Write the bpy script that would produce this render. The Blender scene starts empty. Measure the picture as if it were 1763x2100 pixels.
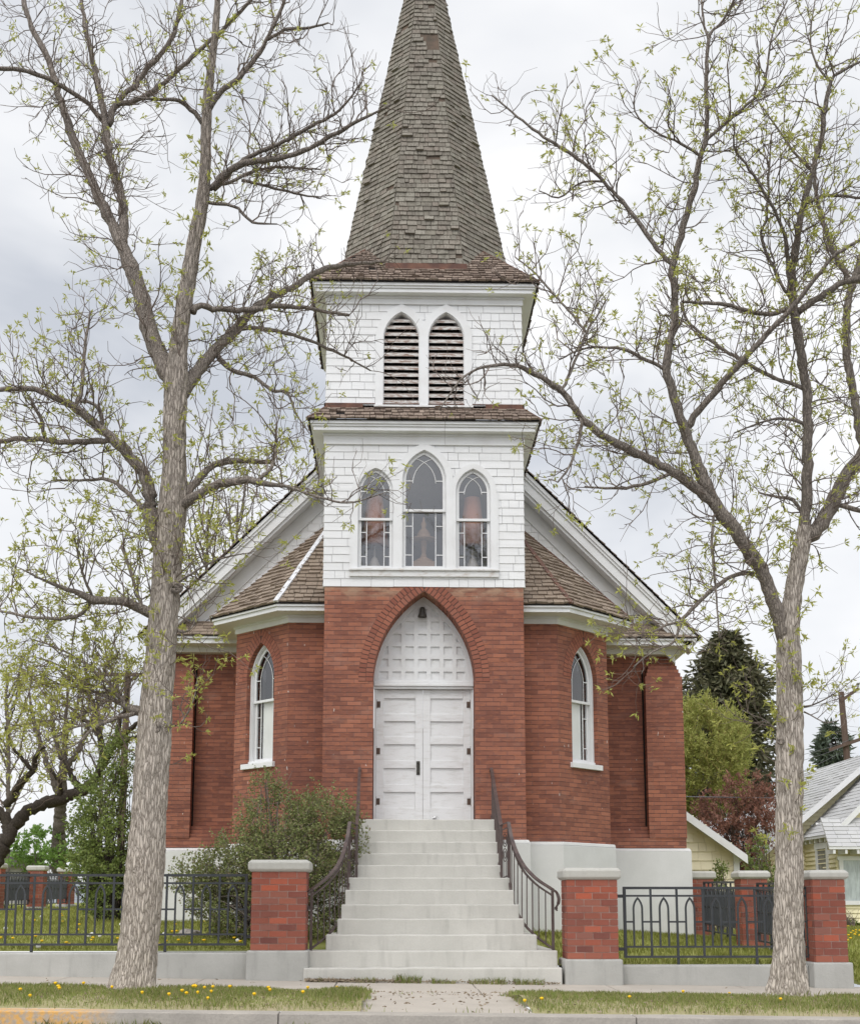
import bpy, math, random
import numpy as np
from mathutils import Vector, noise as mn

random.seed(7)
RNG = np.random.default_rng(11)
SC = bpy.context.scene
COL = SC.collection
R = math.radians

# ------------------------------------------------------------------ camera
CF, CX, CY, CH = 2763.0, 881.5, 1374.0, 1855.0     # focal length, principal point and horizon, in units of a 1763 wide picture
TH = math.atan((CH - CY) / CF)
PSI = R(1.5)
CAM = np.array([-0.4555, -20.9, 0.95])
FW = np.array([math.sin(PSI) * math.cos(TH), math.cos(PSI) * math.cos(TH), math.sin(TH)])
RT = np.array([math.cos(PSI), -math.sin(PSI), 0.0])
UP = np.cross(RT, FW)
cam = bpy.data.cameras.new('camera')
cam.sensor_fit = 'HORIZONTAL'
cam.sensor_width = 36.0
cam.lens = 36.0 * CF / 1763.0
cam.shift_y = (CY - 1050.0) / 1763.0
cam.clip_start = 0.1
cam.clip_end = 3000
camo = bpy.data.objects.new('camera', cam)
COL.objects.link(camo)
camo.location = CAM
camo.rotation_euler = (math.pi / 2 + TH, 0, -PSI)
SC.camera = camo


def at(px, py, Y):
    """world point seen at picture position px,py at depth Y (used to read sizes off the photograph)"""
    d = FW + RT * ((px - CX) / CF) - UP * ((py - CY) / CF)
    t = (Y - CAM[1]) / d[1]
    return CAM + d * t


# ------------------------------------------------------------------ world, sun, exposure
SUN_EL, SUN_AZ = R(50), R(200)          # azimuth from +Y clockwise: behind the camera, a little to the left
SDIR = Vector((math.sin(SUN_AZ) * math.cos(SUN_EL), math.cos(SUN_AZ) * math.cos(SUN_EL), math.sin(SUN_EL)))
W = bpy.data.worlds.new('World')
SC.world = W
W.use_nodes = True
nt = W.node_tree
nt.nodes.clear()


def nd(t, typ, **k):
    n = t.nodes.new(typ)
    for a, b in k.items():
        setattr(n, a, b)
    return n


wo = nd(nt, 'ShaderNodeOutputWorld')
sky = nd(nt, 'ShaderNodeTexSky', sky_type='NISHITA', sun_disc=False, sun_elevation=SUN_EL, sun_rotation=SUN_AZ)
bg1 = nd(nt, 'ShaderNodeBackground')
bg1.inputs['Strength'].default_value = 0.1
nt.links.new(sky.outputs[0], bg1.inputs[0])
tc = nd(nt, 'ShaderNodeTexCoord')
mp = nd(nt, 'ShaderNodeMapping')
mp.inputs['Scale'].default_value = (1.0, 1.0, 1.7)
mp.inputs['Location'].default_value = (3.1, 0.4, 0.2)
nt.links.new(tc.outputs['Generated'], mp.inputs[0])
no = nd(nt, 'ShaderNodeTexNoise')
no.inputs['Scale'].default_value = 3.0
no.inputs['Detail'].default_value = 5.0
no.inputs['Roughness'].default_value = 0.5
no.inputs['Distortion'].default_value = 0.25
nt.links.new(mp.outputs[0], no.inputs['Vector'])
rp = nd(nt, 'ShaderNodeValToRGB')
rp.color_ramp.elements[0].position = 0.34
rp.color_ramp.elements[0].color = (0.60, 0.63, 0.69, 1)
rp.color_ramp.elements[1].position = 0.62
rp.color_ramp.elements[1].color = (1.0, 1.0, 1.01, 1)
e = rp.color_ramp.elements.new(0.5)
e.color = (0.86, 0.875, 0.905, 1)
nt.links.new(no.outputs['Fac'], rp.inputs[0])
dt = nd(nt, 'ShaderNodeVectorMath', operation='DOT_PRODUCT')
nrm = nd(nt, 'ShaderNodeVectorMath', operation='NORMALIZE')
nt.links.new(tc.outputs['Generated'], nrm.inputs[0])
nt.links.new(nrm.outputs[0], dt.inputs[0])
dt.inputs[1].default_value = SDIR
mr = nd(nt, 'ShaderNodeMapRange')
mr.inputs['From Min'].default_value = 0.1
mr.inputs['From Max'].default_value = 1.0
mr.inputs['To Min'].default_value = 1.07
mr.inputs['To Max'].default_value = 2.3
nt.links.new(dt.outputs['Value'], mr.inputs['Value'])
bg2 = nd(nt, 'ShaderNodeBackground')
nt.links.new(rp.outputs[0], bg2.inputs[0])
nt.links.new(mr.outputs[0], bg2.inputs[1])
mxs = nd(nt, 'ShaderNodeMixShader')
mxs.inputs[0].default_value = 0.93
nt.links.new(bg1.outputs[0], mxs.inputs[1])
nt.links.new(bg2.outputs[0], mxs.inputs[2])
nt.links.new(mxs.outputs[0], wo.inputs[0])

sl = bpy.data.lights.new('sun', 'SUN')
sl.energy = 1.3
sl.angle = R(35)
sl.color = (1.0, 0.96, 0.9)
so = bpy.data.objects.new('sun', sl)
COL.objects.link(so)
so.rotation_euler = SDIR.to_track_quat('Z', 'Y').to_euler()
so.location = (-5, -20, 30)

SC.view_settings.view_transform = 'Standard'
SC.view_settings.look = 'None'
SC.view_settings.exposure = 0.0
SC.view_settings.gamma = 1.0


# ------------------------------------------------------------------ materials
def base_mat(name, rough=0.8, spec=0.3):
    m = bpy.data.materials.new(name)
    m.use_nodes = True
    t = m.node_tree
    b = t.nodes['Principled BSDF']
    b.inputs['Roughness'].default_value = rough
    b.inputs['Specular IOR Level'].default_value = spec
    return m, t, b


def lk(t, a, b):
    t.links.new(a, b)


def mixc(t, fac, a, b, mode='MIX'):
    n = nd(t, 'ShaderNodeMix', data_type='RGBA', blend_type=mode)
    for s, v in ((n.inputs[0], fac), (n.inputs[6], a), (n.inputs[7], b)):
        if isinstance(v, (int, float)):
            s.default_value = v
        elif isinstance(v, tuple):
            s.default_value = (v[0], v[1], v[2], 1)
        else:
            lk(t, v, s)
    return n.outputs[2]


def tex_noise(t, vec, scale, detail=4, rough=0.55, dist=0.0):
    n = nd(t, 'ShaderNodeTexNoise')
    n.inputs['Scale'].default_value = scale
    n.inputs['Detail'].default_value = detail
    n.inputs['Roughness'].default_value = rough
    n.inputs['Distortion'].default_value = dist
    if vec is not None:
        lk(t, vec, n.inputs['Vector'])
    return n.outputs['Fac']


def ramp(t, fac, *stops):
    n = nd(t, 'ShaderNodeValToRGB')
    cr = n.color_ramp
    while len(cr.elements) < len(stops):
        cr.elements.new(0.5)
    for el, (p, c) in zip(cr.elements, stops):
        el.position = p
        el.color = (c, c, c, 1) if isinstance(c, (int, float)) else (c[0], c[1], c[2], 1)
    lk(t, fac, n.inputs[0])
    return n.outputs[0]


def bump(t, b, h, strength, dist):
    n = nd(t, 'ShaderNodeBump')
    n.inputs['Strength'].default_value = strength
    n.inputs['Distance'].default_value = dist
    lk(t, h, n.inputs['Height'])
    lk(t, n.outputs[0], b.inputs['Normal'])


def coords(t, which='Object', scale=(1, 1, 1)):
    c = nd(t, 'ShaderNodeTexCoord')
    m = nd(t, 'ShaderNodeMapping')
    m.inputs['Scale'].default_value = scale
    lk(t, c.outputs[which], m.inputs[0])
    return m.outputs[0]


def m_plain(name, c1, c2=None, scale=3.0, rough=0.7, bs=0.0, bscale=60.0, stretch=(1, 1, 1), spec=0.3, lo=0.35, hi=0.65, metal=0.0):
    m, t, b = base_mat(name, rough, spec)
    v = coords(t, 'Object', stretch)
    if c2 is None:
        c2 = tuple(x * 0.85 for x in c1)
    f = ramp(t, tex_noise(t, v, scale, 6), (lo, 0.0), (hi, 1.0))
    lk(t, mixc(t, f, c1, c2), b.inputs['Base Color'])
    b.inputs['Metallic'].default_value = metal
    if bs:
        bump(t, b, tex_noise(t, v, bscale, 5), bs, 0.01)
    return m


def m_island(name, cols, rough=0.85, bs=0.3, stain=None, streak=None, spec=0.2):
    """each separate piece gets its own tone"""
    m, t, b = base_mat(name, rough, spec)
    g = nd(t, 'ShaderNodeNewGeometry')
    n = len(cols)
    c = ramp(t, g.outputs['Random Per Island'], *[(i / max(1, n - 1), cols[i]) for i in range(n)])
    v = coords(t, 'Object')
    f = tex_noise(t, v, 1.3, 5)
    c = mixc(t, ramp(t, f, (0.35, 0.0), (0.7, 0.45)), c, stain or tuple(x * 0.7 for x in cols[0]))
    if streak:
        v2 = coords(t, 'Object', (40, 40, 3))
        f2 = ramp(t, tex_noise(t, v2, 1.0, 4), (0.45, 0.0), (0.75, 0.8))
        c = mixc(t, f2, c, streak)
    lk(t, c, b.inputs['Base Color'])
    if bs:
        bump(t, b, tex_noise(t, coords(t, 'Object', (60, 60, 8)), 1.0, 4), bs, 0.006)
    return m


def m_brick():
    m, t, b = base_mat('church_brick', 0.85, 0.2)
    uv = nd(t, 'ShaderNodeUVMap')
    # a slightly uneven lay of the courses
    wob = nd(t, 'ShaderNodeTexNoise')
    wob.inputs['Scale'].default_value = 5.0
    lk(t, uv.outputs[0], wob.inputs['Vector'])
    ws = nd(t, 'ShaderNodeVectorMath', operation='MULTIPLY_ADD')
    lk(t, wob.outputs['Color'], ws.inputs[0])
    ws.inputs[1].default_value = (0.012, 0.007, 0)
    lk(t, uv.outputs[0], ws.inputs[2])
    br = nd(t, 'ShaderNodeTexBrick', offset=0.5, squash=1.0)
    br.inputs['Color1'].default_value = (0.355, 0.146, 0.094, 1)
    br.inputs['Color2'].default_value = (0.205, 0.084, 0.06, 1)
    br.inputs['Mortar'].default_value = (0.20, 0.105, 0.085, 1)
    br.inputs['Scale'].default_value = 1.0
    br.inputs['Mortar Size'].default_value = 0.005
    br.inputs['Mortar Smooth'].default_value = 0.15
    br.inputs['Bias'].default_value = 0.0
    br.inputs['Brick Width'].default_value = 0.218
    br.inputs['Row Height'].default_value = 0.0705
    lk(t, ws.outputs[0], br.inputs['Vector'])
    c = br.outputs['Color']
    v = coords(t, 'Object')
    sv = nd(t, 'ShaderNodeSeparateXYZ')
    lk(t, ws.outputs[0], sv.inputs[0])
    pp = nd(t, 'ShaderNodeMath', operation='PINGPONG')
    lk(t, sv.outputs['Y'], pp.inputs[0])
    pp.inputs[1].default_value = 0.03525
    bj = ramp(t, pp.outputs[0], (0.0, 0.85), (0.0045, 0.8), (0.0085, 0.0))
    bjn = nd(t, 'ShaderNodeMath', operation='MULTIPLY')
    lk(t, bj, bjn.inputs[0])
    lk(t, ramp(t, tex_noise(t, coords(t, 'Object', (6, 6, 14)), 1.0, 3), (0.3, 0.35), (0.6, 1.0)), bjn.inputs[1])
    c = mixc(t, bjn.outputs[0], c, (0.085, 0.042, 0.036))  # shadow line of each bed joint put into the brick colour
    # pale bloom and dark grime with shapes of their own
    f1 = ramp(t, tex_noise(t, coords(t, 'Object', (1, 1, 2.5)), 1.6, 7, 0.6), (0.55, 0.0), (0.8, 0.42))
    c = mixc(t, f1, c, (0.39, 0.25, 0.2))
    f2 = ramp(t, tex_noise(t, v, 0.9, 6), (0.42, 0.0), (0.7, 0.6))
    c = mixc(t, f2, c, (0.13, 0.055, 0.045))
    f3 = ramp(t, tex_noise(t, coords(t, 'Object', (1, 1, 4)), 9.0, 3), (0.52, 0.0), (0.72, 0.5))
    c = mixc(t, f3, c, (0.40, 0.15, 0.08))
    # pale bricks of the belt under the shingles
    sp = nd(t, 'ShaderNodeSeparateXYZ')
    lk(t, nd(t, 'ShaderNodeTexCoord').outputs['Object'], sp.inputs[0])
    mx = nd(t, 'ShaderNodeMapRange')
    mx.inputs['From Min'].default_value = 5.66
    mx.inputs['From Max'].default_value = 5.88
    lk(t, sp.outputs['Z'], mx.inputs['Value'])
    f4 = nd(t, 'ShaderNodeMath', operation='MULTIPLY')
    lk(t, mx.outputs[0], f4.inputs[0])
    lk(t, ramp(t, tex_noise(t, coords(t, 'Object', (4, 4, 8)), 1.0, 3), (0.4, 0.1), (0.6, 0.7)), f4.inputs[1])
    c = mixc(t, f4.outputs[0], c, (0.42, 0.29, 0.2))
    # small white droppings
    vo = nd(t, 'ShaderNodeTexNoise')
    vo.inputs['Scale'].default_value = 1.0
    vo.inputs['Detail'].default_value = 2.0
    lk(t, coords(t, 'Object', (26, 26, 7)), vo.inputs['Vector'])
    c = mixc(t, ramp(t, vo.outputs['Fac'], (0.735, 0.0), (0.755, 0.7)), c, (0.7, 0.68, 0.64))
    lk(t, c, b.inputs['Base Color'])
    h = nd(t, 'ShaderNodeMath', operation='MULTIPLY_ADD')
    lk(t, br.outputs['Fac'], h.inputs[0])
    h.inputs[1].default_value = -1.0
    lk(t, tex_noise(t, v, 45, 4), h.inputs[2])
    bump(t, b, h.outputs[0], 0.55, 0.008)
    return m


def m_bark(name, ridge, groove, k=1.0, bs=0.9, high=None):
    m, t, b = base_mat(name, 0.95, 0.1)
    v = coords(t, 'Object', (40 * k, 40 * k, 6.0 * k))
    wn = nd(t, 'ShaderNodeTexNoise')
    wn.inputs['Scale'].default_value = 0.9
    wn.inputs['Detail'].default_value = 3
    lk(t, v, wn.inputs['Vector'])
    wv = nd(t, 'ShaderNodeVectorMath', operation='MULTIPLY_ADD')
    lk(t, wn.outputs['Color'], wv.inputs[0])
    wv.inputs[1].default_value = (1.9, 1.9, 1.5)
    lk(t, v, wv.inputs[2])
    vo = nd(t, 'ShaderNodeTexVoronoi', feature='DISTANCE_TO_EDGE')
    vo.inputs['Scale'].default_value = 1.0
    lk(t, wv.outputs[0], vo.inputs['Vector'])
    f = ramp(t, vo.outputs['Distance'], (0.0, 0.0), (0.07, 0.45), (0.26, 1.0))
    fine = tex_noise(t, coords(t, 'Object', (70 * k, 70 * k, 16 * k)), 1.0, 4)
    c = mixc(t, f, groove, ridge)
    c = mixc(t, ramp(t, fine, (0.42, 0.0), (0.7, 0.5)), c, tuple(x * .62 for x in ridge))
    f2 = ramp(t, tex_noise(t, coords(t, 'Object'), 2.4, 4), (0.45, 0.0), (0.75, 0.35))
    c = mixc(t, f2, c, tuple(x * 0.75 for x in ridge))
    if high:
        sp = nd(t, 'ShaderNodeSeparateXYZ')
        lk(t, nd(t, 'ShaderNodeTexCoord').outputs['Object'], sp.inputs[0])
        mr_ = nd(t, 'ShaderNodeMapRange')
        mr_.inputs['From Min'].default_value = 3.0
        mr_.inputs['From Max'].default_value = 9.0
        lk(t, sp.outputs['Z'], mr_.inputs['Value'])
        c = mixc(t, mr_.outputs[0], c, mixc(t, f, tuple(x * .5 for x in high), high))
    lk(t, c, b.inputs['Base Color'])
    bump(t, b, f, bs * .8, 0.015)
    return m


def m_leaf(name, cols, trans=0.35):
    m, t, b = base_mat(name, 0.6, 0.25)
    g = nd(t, 'ShaderNodeNewGeometry')
    n = len(cols)
    c = ramp(t, g.outputs['Random Per Island'], *[(i / max(1, n - 1), cols[i]) for i in range(n)])
    lk(t, c, b.inputs['Base Color'])
    tr = nd(t, 'ShaderNodeBsdfTranslucent')
    lk(t, c, tr.inputs[0])
    ms = nd(t, 'ShaderNodeMixShader')
    ms.inputs[0].default_value = trans
    lk(t, b.outputs[0], ms.inputs[1])
    lk(t, tr.outputs[0], ms.inputs[2])
    lk(t, ms.outputs[0], t.nodes['Material Output'].inputs[0])
    return m


def m_glass(name, refl, tint):
    m = bpy.data.materials.new(name)
    m.use_nodes = True
    t = m.node_tree
    t.nodes.remove(t.nodes['Principled BSDF'])
    tr = nd(t, 'ShaderNodeBsdfTransparent')
    tr.inputs[0].default_value = (*tint, 1)
    gl = nd(t, 'ShaderNodeBsdfGlossy')
    gl.inputs['Roughness'].default_value = 0.03
    gl.inputs['Color'].default_value = (0.86, 0.86, 0.87, 1)
    bn = nd(t, 'ShaderNodeBump')
    bn.inputs['Strength'].default_value = 0.05
    bn.inputs['Distance'].default_value = 0.02
    lk(t, tex_noise(t, coords(t, 'Object'), 3.0, 2), bn.inputs['Height'])
    lk(t, bn.outputs[0], gl.inputs['Normal'])
    ms = nd(t, 'ShaderNodeMixShader')
    ms.inputs[0].default_value = refl
    lk(t, tr.outputs[0], ms.inputs[1])
    lk(t, gl.outputs[0], ms.inputs[2])
    lk(t, ms.outputs[0], t.nodes['Material Output'].inputs[0])
    return m


def m_ground(name, cols, sc=1.5, sc2=40, rough=0.95):
    m, t, b = base_mat(name, rough, 0.1)
    v = coords(t, 'Object')
    f = tex_noise(t, v, sc, 6)
    c = mixc(t, ramp(t, f, (0.35, 0.0), (0.65, 1.0)), cols[0], cols[1])
    f2 = tex_noise(t, v, sc2, 4)
    c = mixc(t, ramp(t, f2, (0.4, 0.0), (0.7, 0.6)), c, cols[2])
    lk(t, c, b.inputs['Base Color'])
    bump(t, b, f2, 0.5, 0.02)
    return m


def m_concrete(name, c, dark, bs=0.25, drip=True):
    m, t, b = base_mat(name, 0.9, 0.15)
    v = coords(t, 'Object')
    f = ramp(t, tex_noise(t, v, 2.2, 7, 0.6), (0.3, 0.0), (0.75, 0.75))
    col = mixc(t, f, c, dark)
    f2 = ramp(t, tex_noise(t, v, 70, 3), (0.35, 0.0), (0.75, 0.35))
    col = mixc(t, f2, col, tuple(x * 0.75 for x in c))
    if drip:
        f3 = ramp(t, tex_noise(t, coords(t, 'Object', (9, 9, 1.2)), 1.0, 5), (0.54, 0.0), (0.82, 0.42))
        col = mixc(t, f3, col, tuple(x * 0.55 for x in dark))
    lk(t, col, b.inputs['Base Color'])
    bump(t, b, tex_noise(t, v, 35, 6), bs, 0.012)
    return m


M = dict(
    brick=m_brick(),
    white=m_plain('white_paint', (0.70, 0.705, 0.71), (0.62, 0.615, 0.61), 2.5, 0.55, 0.12, 40, lo=0.45, hi=0.8),
    whiteold=m_plain('weathered_white_paint', (0.68, 0.68, 0.675), (0.42, 0.34, 0.28), 7, 0.7, 0.3, 60, (1, 1, 3), lo=0.52, hi=0.8),
    slat=m_plain('peeling_slat_paint', (0.66, 0.65, 0.63), (0.30, 0.2, 0.16), 9, 0.8, 0.4, 60, (1, 6, 6), lo=0.42, hi=0.62),
    wshingle=m_island('white_painted_shingle', [(0.68, 0.685, 0.69), (0.74, 0.745, 0.75), (0.71, 0.715, 0.72)], 0.7, 0.35, (0.62, 0.615, 0.61)),
    gshingle=m_island('pale_grey_painted_shingle', [(0.80, 0.80, 0.80), (0.85, 0.85, 0.85), (0.82, 0.82, 0.83)], 0.7, 0.35, (0.75, 0.75, 0.74)),
    spire=m_island('weathered_grey_shingle', [(0.20, 0.186, 0.155), (0.25, 0.235, 0.197), (0.22, 0.19, 0.16), (0.29, 0.272, 0.23), (0.16, 0.144, 0.122), (0.235, 0.218, 0.178)], 0.95, 0.6, (0.19, 0.165, 0.14), (0.085, 0.075, 0.06)),
    skirt=m_island('worn_brown_shingle', [(0.22, 0.17, 0.14), (0.31, 0.25, 0.205), (0.16, 0.125, 0.105), (0.26, 0.205, 0.17), (0.37, 0.3, 0.25)], 0.95, 0.6, (0.12, 0.085, 0.065), (0.09, 0.06, 0.045)),
    tan=m_island('tan_cedar_shingle', [(0.25, 0.205, 0.16), (0.33, 0.27, 0.215), (0.19, 0.152, 0.12), (0.29, 0.235, 0.185), (0.23, 0.19, 0.155)], 0.95, 0.5, (0.2, 0.15, 0.115), (0.15, 0.105, 0.075)),
    greyroof=m_island('grey_shingle', [(0.42, 0.42, 0.42), (0.5, 0.5, 0.5), (0.46, 0.46, 0.47)], 0.9, 0.3, (0.38, 0.38, 0.38)),
    arch=m_island('arch_brick', [(0.27, 0.105, 0.07), (0.33, 0.13, 0.085), (0.225, 0.085, 0.06), (0.30, 0.13, 0.09)], 0.85, 0.3, (0.2, 0.065, 0.045)),
    pbrick=m_island('pillar_brick', [(0.36, 0.095, 0.055), (0.19, 0.07, 0.052), (0.28, 0.085, 0.058), (0.15, 0.058, 0.048), (0.33, 0.11, 0.07), (0.23, 0.1, 0.078), (0.40, 0.105, 0.06), (0.18, 0.068, 0.052)], 0.85, 0.5, (0.3, 0.14, 0.11)),
    mortar=m_plain('mortar', (0.31, 0.185, 0.15), (0.48, 0.38, 0.34), 6, 0.95, 0.3),
    darkmortar=m_plain('dark_mortar', (0.11, 0.062, 0.052), (0.09, 0.05, 0.042), 8, 0.95, 0.3),
    conc=m_concrete('wall_concrete', (0.46, 0.455, 0.43), (0.32, 0.315, 0.295)),
    cap=m_concrete('cap_concrete', (0.50, 0.49, 0.45), (0.40, 0.39, 0.36)),
    step=m_concrete('step_concrete', (0.57, 0.555, 0.515), (0.43, 0.42, 0.385), 0.2),
    found=m_concrete('foundation_render', (0.66, 0.66, 0.65), (0.55, 0.55, 0.535), 0.12, False),
    walk=m_concrete('walk_concrete', (0.47, 0.425, 0.37), (0.37, 0.335, 0.295), 0.3, False),
    door=m_plain('worn_door_paint', (0.69, 0.69, 0.695), (0.56, 0.55, 0.535), 5, 0.55, 0.2, 50, (1, 1, 5), lo=0.5, hi=0.78),
    copper=m_plain('rusty_flashing', (0.095, 0.05, 0.04), (0.17, 0.085, 0.058), 6, 0.7, 0.2, 50, metal=0.2),
    silver=m_plain('tin_flashing', (0.72, 0.72, 0.74), (0.55, 0.55, 0.56), 14, 0.4, 0.5, 25, metal=0.35),
    dark=m_plain('near_black', (0.015, 0.013, 0.012), None, 3, 0.95),
    iron=m_plain('grey_painted_iron', (0.032, 0.035, 0.04), (0.045, 0.049, 0.054), 8, 0.5, 0.1, 90, spec=0.4),
    rail=m_plain('brown_painted_iron', (0.055, 0.036, 0.034), (0.10, 0.07, 0.062), 9, 0.45, 0.2, 90, spec=0.45),
    hinge=m_plain('rusty_hinge_metal', (0.06, 0.042, 0.035), (0.11, 0.07, 0.05), 25, 0.6, 0.2, 90),
    bronze=m_plain('dark_bronze', (0.045, 0.043, 0.04), (0.08, 0.075, 0.06), 25, 0.5, 0.2, 90),
    glass=m_glass('window_glass', 0.15, (0.60, 0.59, 0.585)),
    glassc=m_glass('clear_window_glass', 0.07, (0.93, 0.94, 0.94)),
    glassd=m_glass('dark_window_glass', 0.16, (0.45, 0.46, 0.48)),
    room=m_plain('plaster', (0.33, 0.32, 0.31), None, 2, 0.9),
    shade=m_plain('pink_lamp_shade', (0.85, 0.42, 0.28), (0.8, 0.38, 0.26), 4, 0.8),
    ceramic=m_plain('pale_ceramic', (0.8, 0.76, 0.7), None, 4, 0.4),
    wood=m_plain('pale_wood', (0.62, 0.43, 0.3), None, 6, 0.6),
    blind=m_plain('white_blind', (0.78, 0.78, 0.75), (0.72, 0.72, 0.69), 3, 0.8),
    bark=m_bark('ash_bark', (0.58, 0.515, 0.45), (0.18, 0.15, 0.125), 1.0, 0.9, (0.31, 0.268, 0.232)),
    ashlimb=m_bark('ash_limb_bark', (0.34, 0.295, 0.255), (0.11, 0.092, 0.08), 1.3, 0.8, (0.26, 0.225, 0.197)),
    limb=m_bark('limb_bark', (0.17, 0.145, 0.125), (0.06, 0.05, 0.042), 1.4, 0.7),
    twig=m_plain('twig_bark', (0.19, 0.15, 0.125), (0.12, 0.095, 0.082), 8, 0.9),
    greytwig=m_plain('grey_twig_bark', (0.2, 0.17, 0.145), (0.12, 0.1, 0.085), 8, 0.9),
    darkbark=m_bark('dark_bark', (0.10, 0.083, 0.068), (0.035, 0.03, 0.026), 1.5),
    ash=m_leaf('young_ash_leaf', [(0.46, 0.46, 0.11), (0.38, 0.40, 0.085), (0.52, 0.51, 0.17), (0.32, 0.35, 0.08)], 0.45),
    lilac=m_leaf('lilac_leaf', [(0.18, 0.21, 0.07), (0.25, 0.28, 0.10), (0.13, 0.155, 0.055), (0.28, 0.30, 0.125), (0.23, 0.165, 0.115)], 0.3),
    shrub=m_leaf('shrub_leaf', [(0.15, 0.20, 0.05), (0.22, 0.275, 0.075), (0.10, 0.14, 0.04), (0.27, 0.31, 0.10)], 0.3),
    fresh=m_leaf('fresh_green_leaf', [(0.16, 0.27, 0.06), (0.2, 0.32, 0.08), (0.13, 0.22, 0.05)], 0.4),
    willow=m_leaf('willow_leaf', [(0.36, 0.37, 0.10), (0.30, 0.33, 0.085), (0.44, 0.43, 0.14), (0.26, 0.28, 0.075)], 0.4),
    needle=m_leaf('spruce_needle', [(0.085, 0.09, 0.048), (0.125, 0.12, 0.065), (0.065, 0.07, 0.038), (0.16, 0.14, 0.08)], 0.1),
    needle2=m_leaf('pale_spruce_needle', [(0.09, 0.115, 0.085), (0.07, 0.09, 0.065), (0.12, 0.14, 0.1)], 0.1),
    maroon=m_leaf('maroon_leaf', [(0.22, 0.10, 0.07), (0.28, 0.135, 0.095), (0.17, 0.08, 0.06), (0.31, 0.17, 0.12)], 0.3),
    grass=m_leaf('grass_blade', [(0.26, 0.32, 0.085), (0.33, 0.37, 0.11), (0.20, 0.27, 0.065), (0.38, 0.37, 0.15), (0.47, 0.41, 0.24), (0.27, 0.34, 0.085)], 0.45),
    lawn=m_leaf('lawn_blade', [(0.27, 0.30, 0.065), (0.33, 0.34, 0.09), (0.22, 0.26, 0.055), (0.38, 0.35, 0.12)], 0.4),
    soil=m_ground('turf_soil', [(0.30, 0.29, 0.13), (0.37, 0.31, 0.21), (0.26, 0.23, 0.13)]),
    turf=m_ground('lawn_turf', [(0.24, 0.26, 0.065), (0.29, 0.29, 0.10), (0.2, 0.215, 0.06)]),
    asphalt=m_ground('asphalt', [(0.12, 0.12, 0.12), (0.09, 0.09, 0.09), (0.16, 0.15, 0.14)], 2, 120),
    yellow=m_plain('yellow_petal', (0.85, 0.55, 0.02), (0.7, 0.42, 0.01), 40, 0.7),
    stem=m_plain('green_stem', (0.14, 0.2, 0.05), None, 9, 0.7),
    puff=m_plain('white_seed_head', (0.75, 0.74, 0.7), None, 40, 0.9),
    cream=m_island('cream_siding', [(0.72, 0.66, 0.44), (0.76, 0.70, 0.48), (0.74, 0.68, 0.46)], 0.7, 0.1, (0.66, 0.6, 0.4)),
    cream2=m_island('cream_shingle', [(0.64, 0.58, 0.41), (0.76, 0.70, 0.52), (0.7, 0.64, 0.46)], 0.7, 0.2, (0.62, 0.56, 0.4)),
    pole=m_plain('creosoted_wood', (0.085, 0.055, 0.045), (0.12, 0.085, 0.07), 3, 0.9, 0.3, 30, (10, 10, 1)),
    wire=m_plain('wire_metal', (0.12, 0.12, 0.13), None, 3, 0.6),
    litter=m_island('leaf_litter', [(0.24, 0.19, 0.13), (0.34, 0.28, 0.21), (0.16, 0.12, 0.08)], 0.95, 0.2),
    rock=m_plain('grey_rock', (0.34, 0.31, 0.28), (0.24, 0.22, 0.2), 8, 0.95, 0.5),
    bag=m_plain('white_plastic', (0.8, 0.8, 0.8), None, 9, 0.4, 0.3),
)


def m_kerb():
    m, t, b = base_mat('kerb_concrete', 0.9, 0.15)
    v = coords(t, 'Object')
    col = mixc(t, ramp(t, tex_noise(t, v, 3, 7, 0.6), (0.3, 0.0), (0.7, 1.0)), (0.42, 0.385, 0.34), (0.31, 0.285, 0.255))
    col = mixc(t, ramp(t, tex_noise(t, v, 60, 3), (0.4, 0.0), (0.75, 0.5)), col, (0.26, 0.24, 0.22))
    # a worn length of yellow paint on the left
    s = nd(t, 'ShaderNodeSeparateXYZ')
    lk(t, nd(t, 'ShaderNodeTexCoord').outputs['Object'], s.inputs[0])
    mr2 = nd(t, 'ShaderNodeMapRange')
    mr2.inputs['From Min'].default_value = -2.75
    mr2.inputs['From Max'].default_value = -3.1
    lk(t, s.outputs['X'], mr2.inputs['Value'])
    mr3 = nd(t, 'ShaderNodeMapRange')
    mr3.inputs['From Min'].default_value = -4.6
    mr3.inputs['From Max'].default_value = -4.2
    lk(t, s.outputs['X'], mr3.inputs['Value'])
    mu = nd(t, 'ShaderNodeMath', operation='MULTIPLY')
    lk(t, mr2.outputs[0], mu.inputs[0])
    lk(t, mr3.outputs[0], mu.inputs[1])
    mu2 = nd(t, 'ShaderNodeMath', operation='MULTIPLY')
    lk(t, mu.outputs[0], mu2.inputs[0])
    lk(t, ramp(t, tex_noise(t, v, 22, 5), (0.4, 0.15), (0.6, 0.85)), mu2.inputs[1])
    col = mixc(t, mu2.outputs[0], col, (0.66, 0.36, 0.09))
    lk(t, col, b.inputs['Base Color'])
    bump(t, b, tex_noise(t, v, 30, 6), 0.4, 0.015)
    return m


M['kerb'] = m_kerb()


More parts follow.
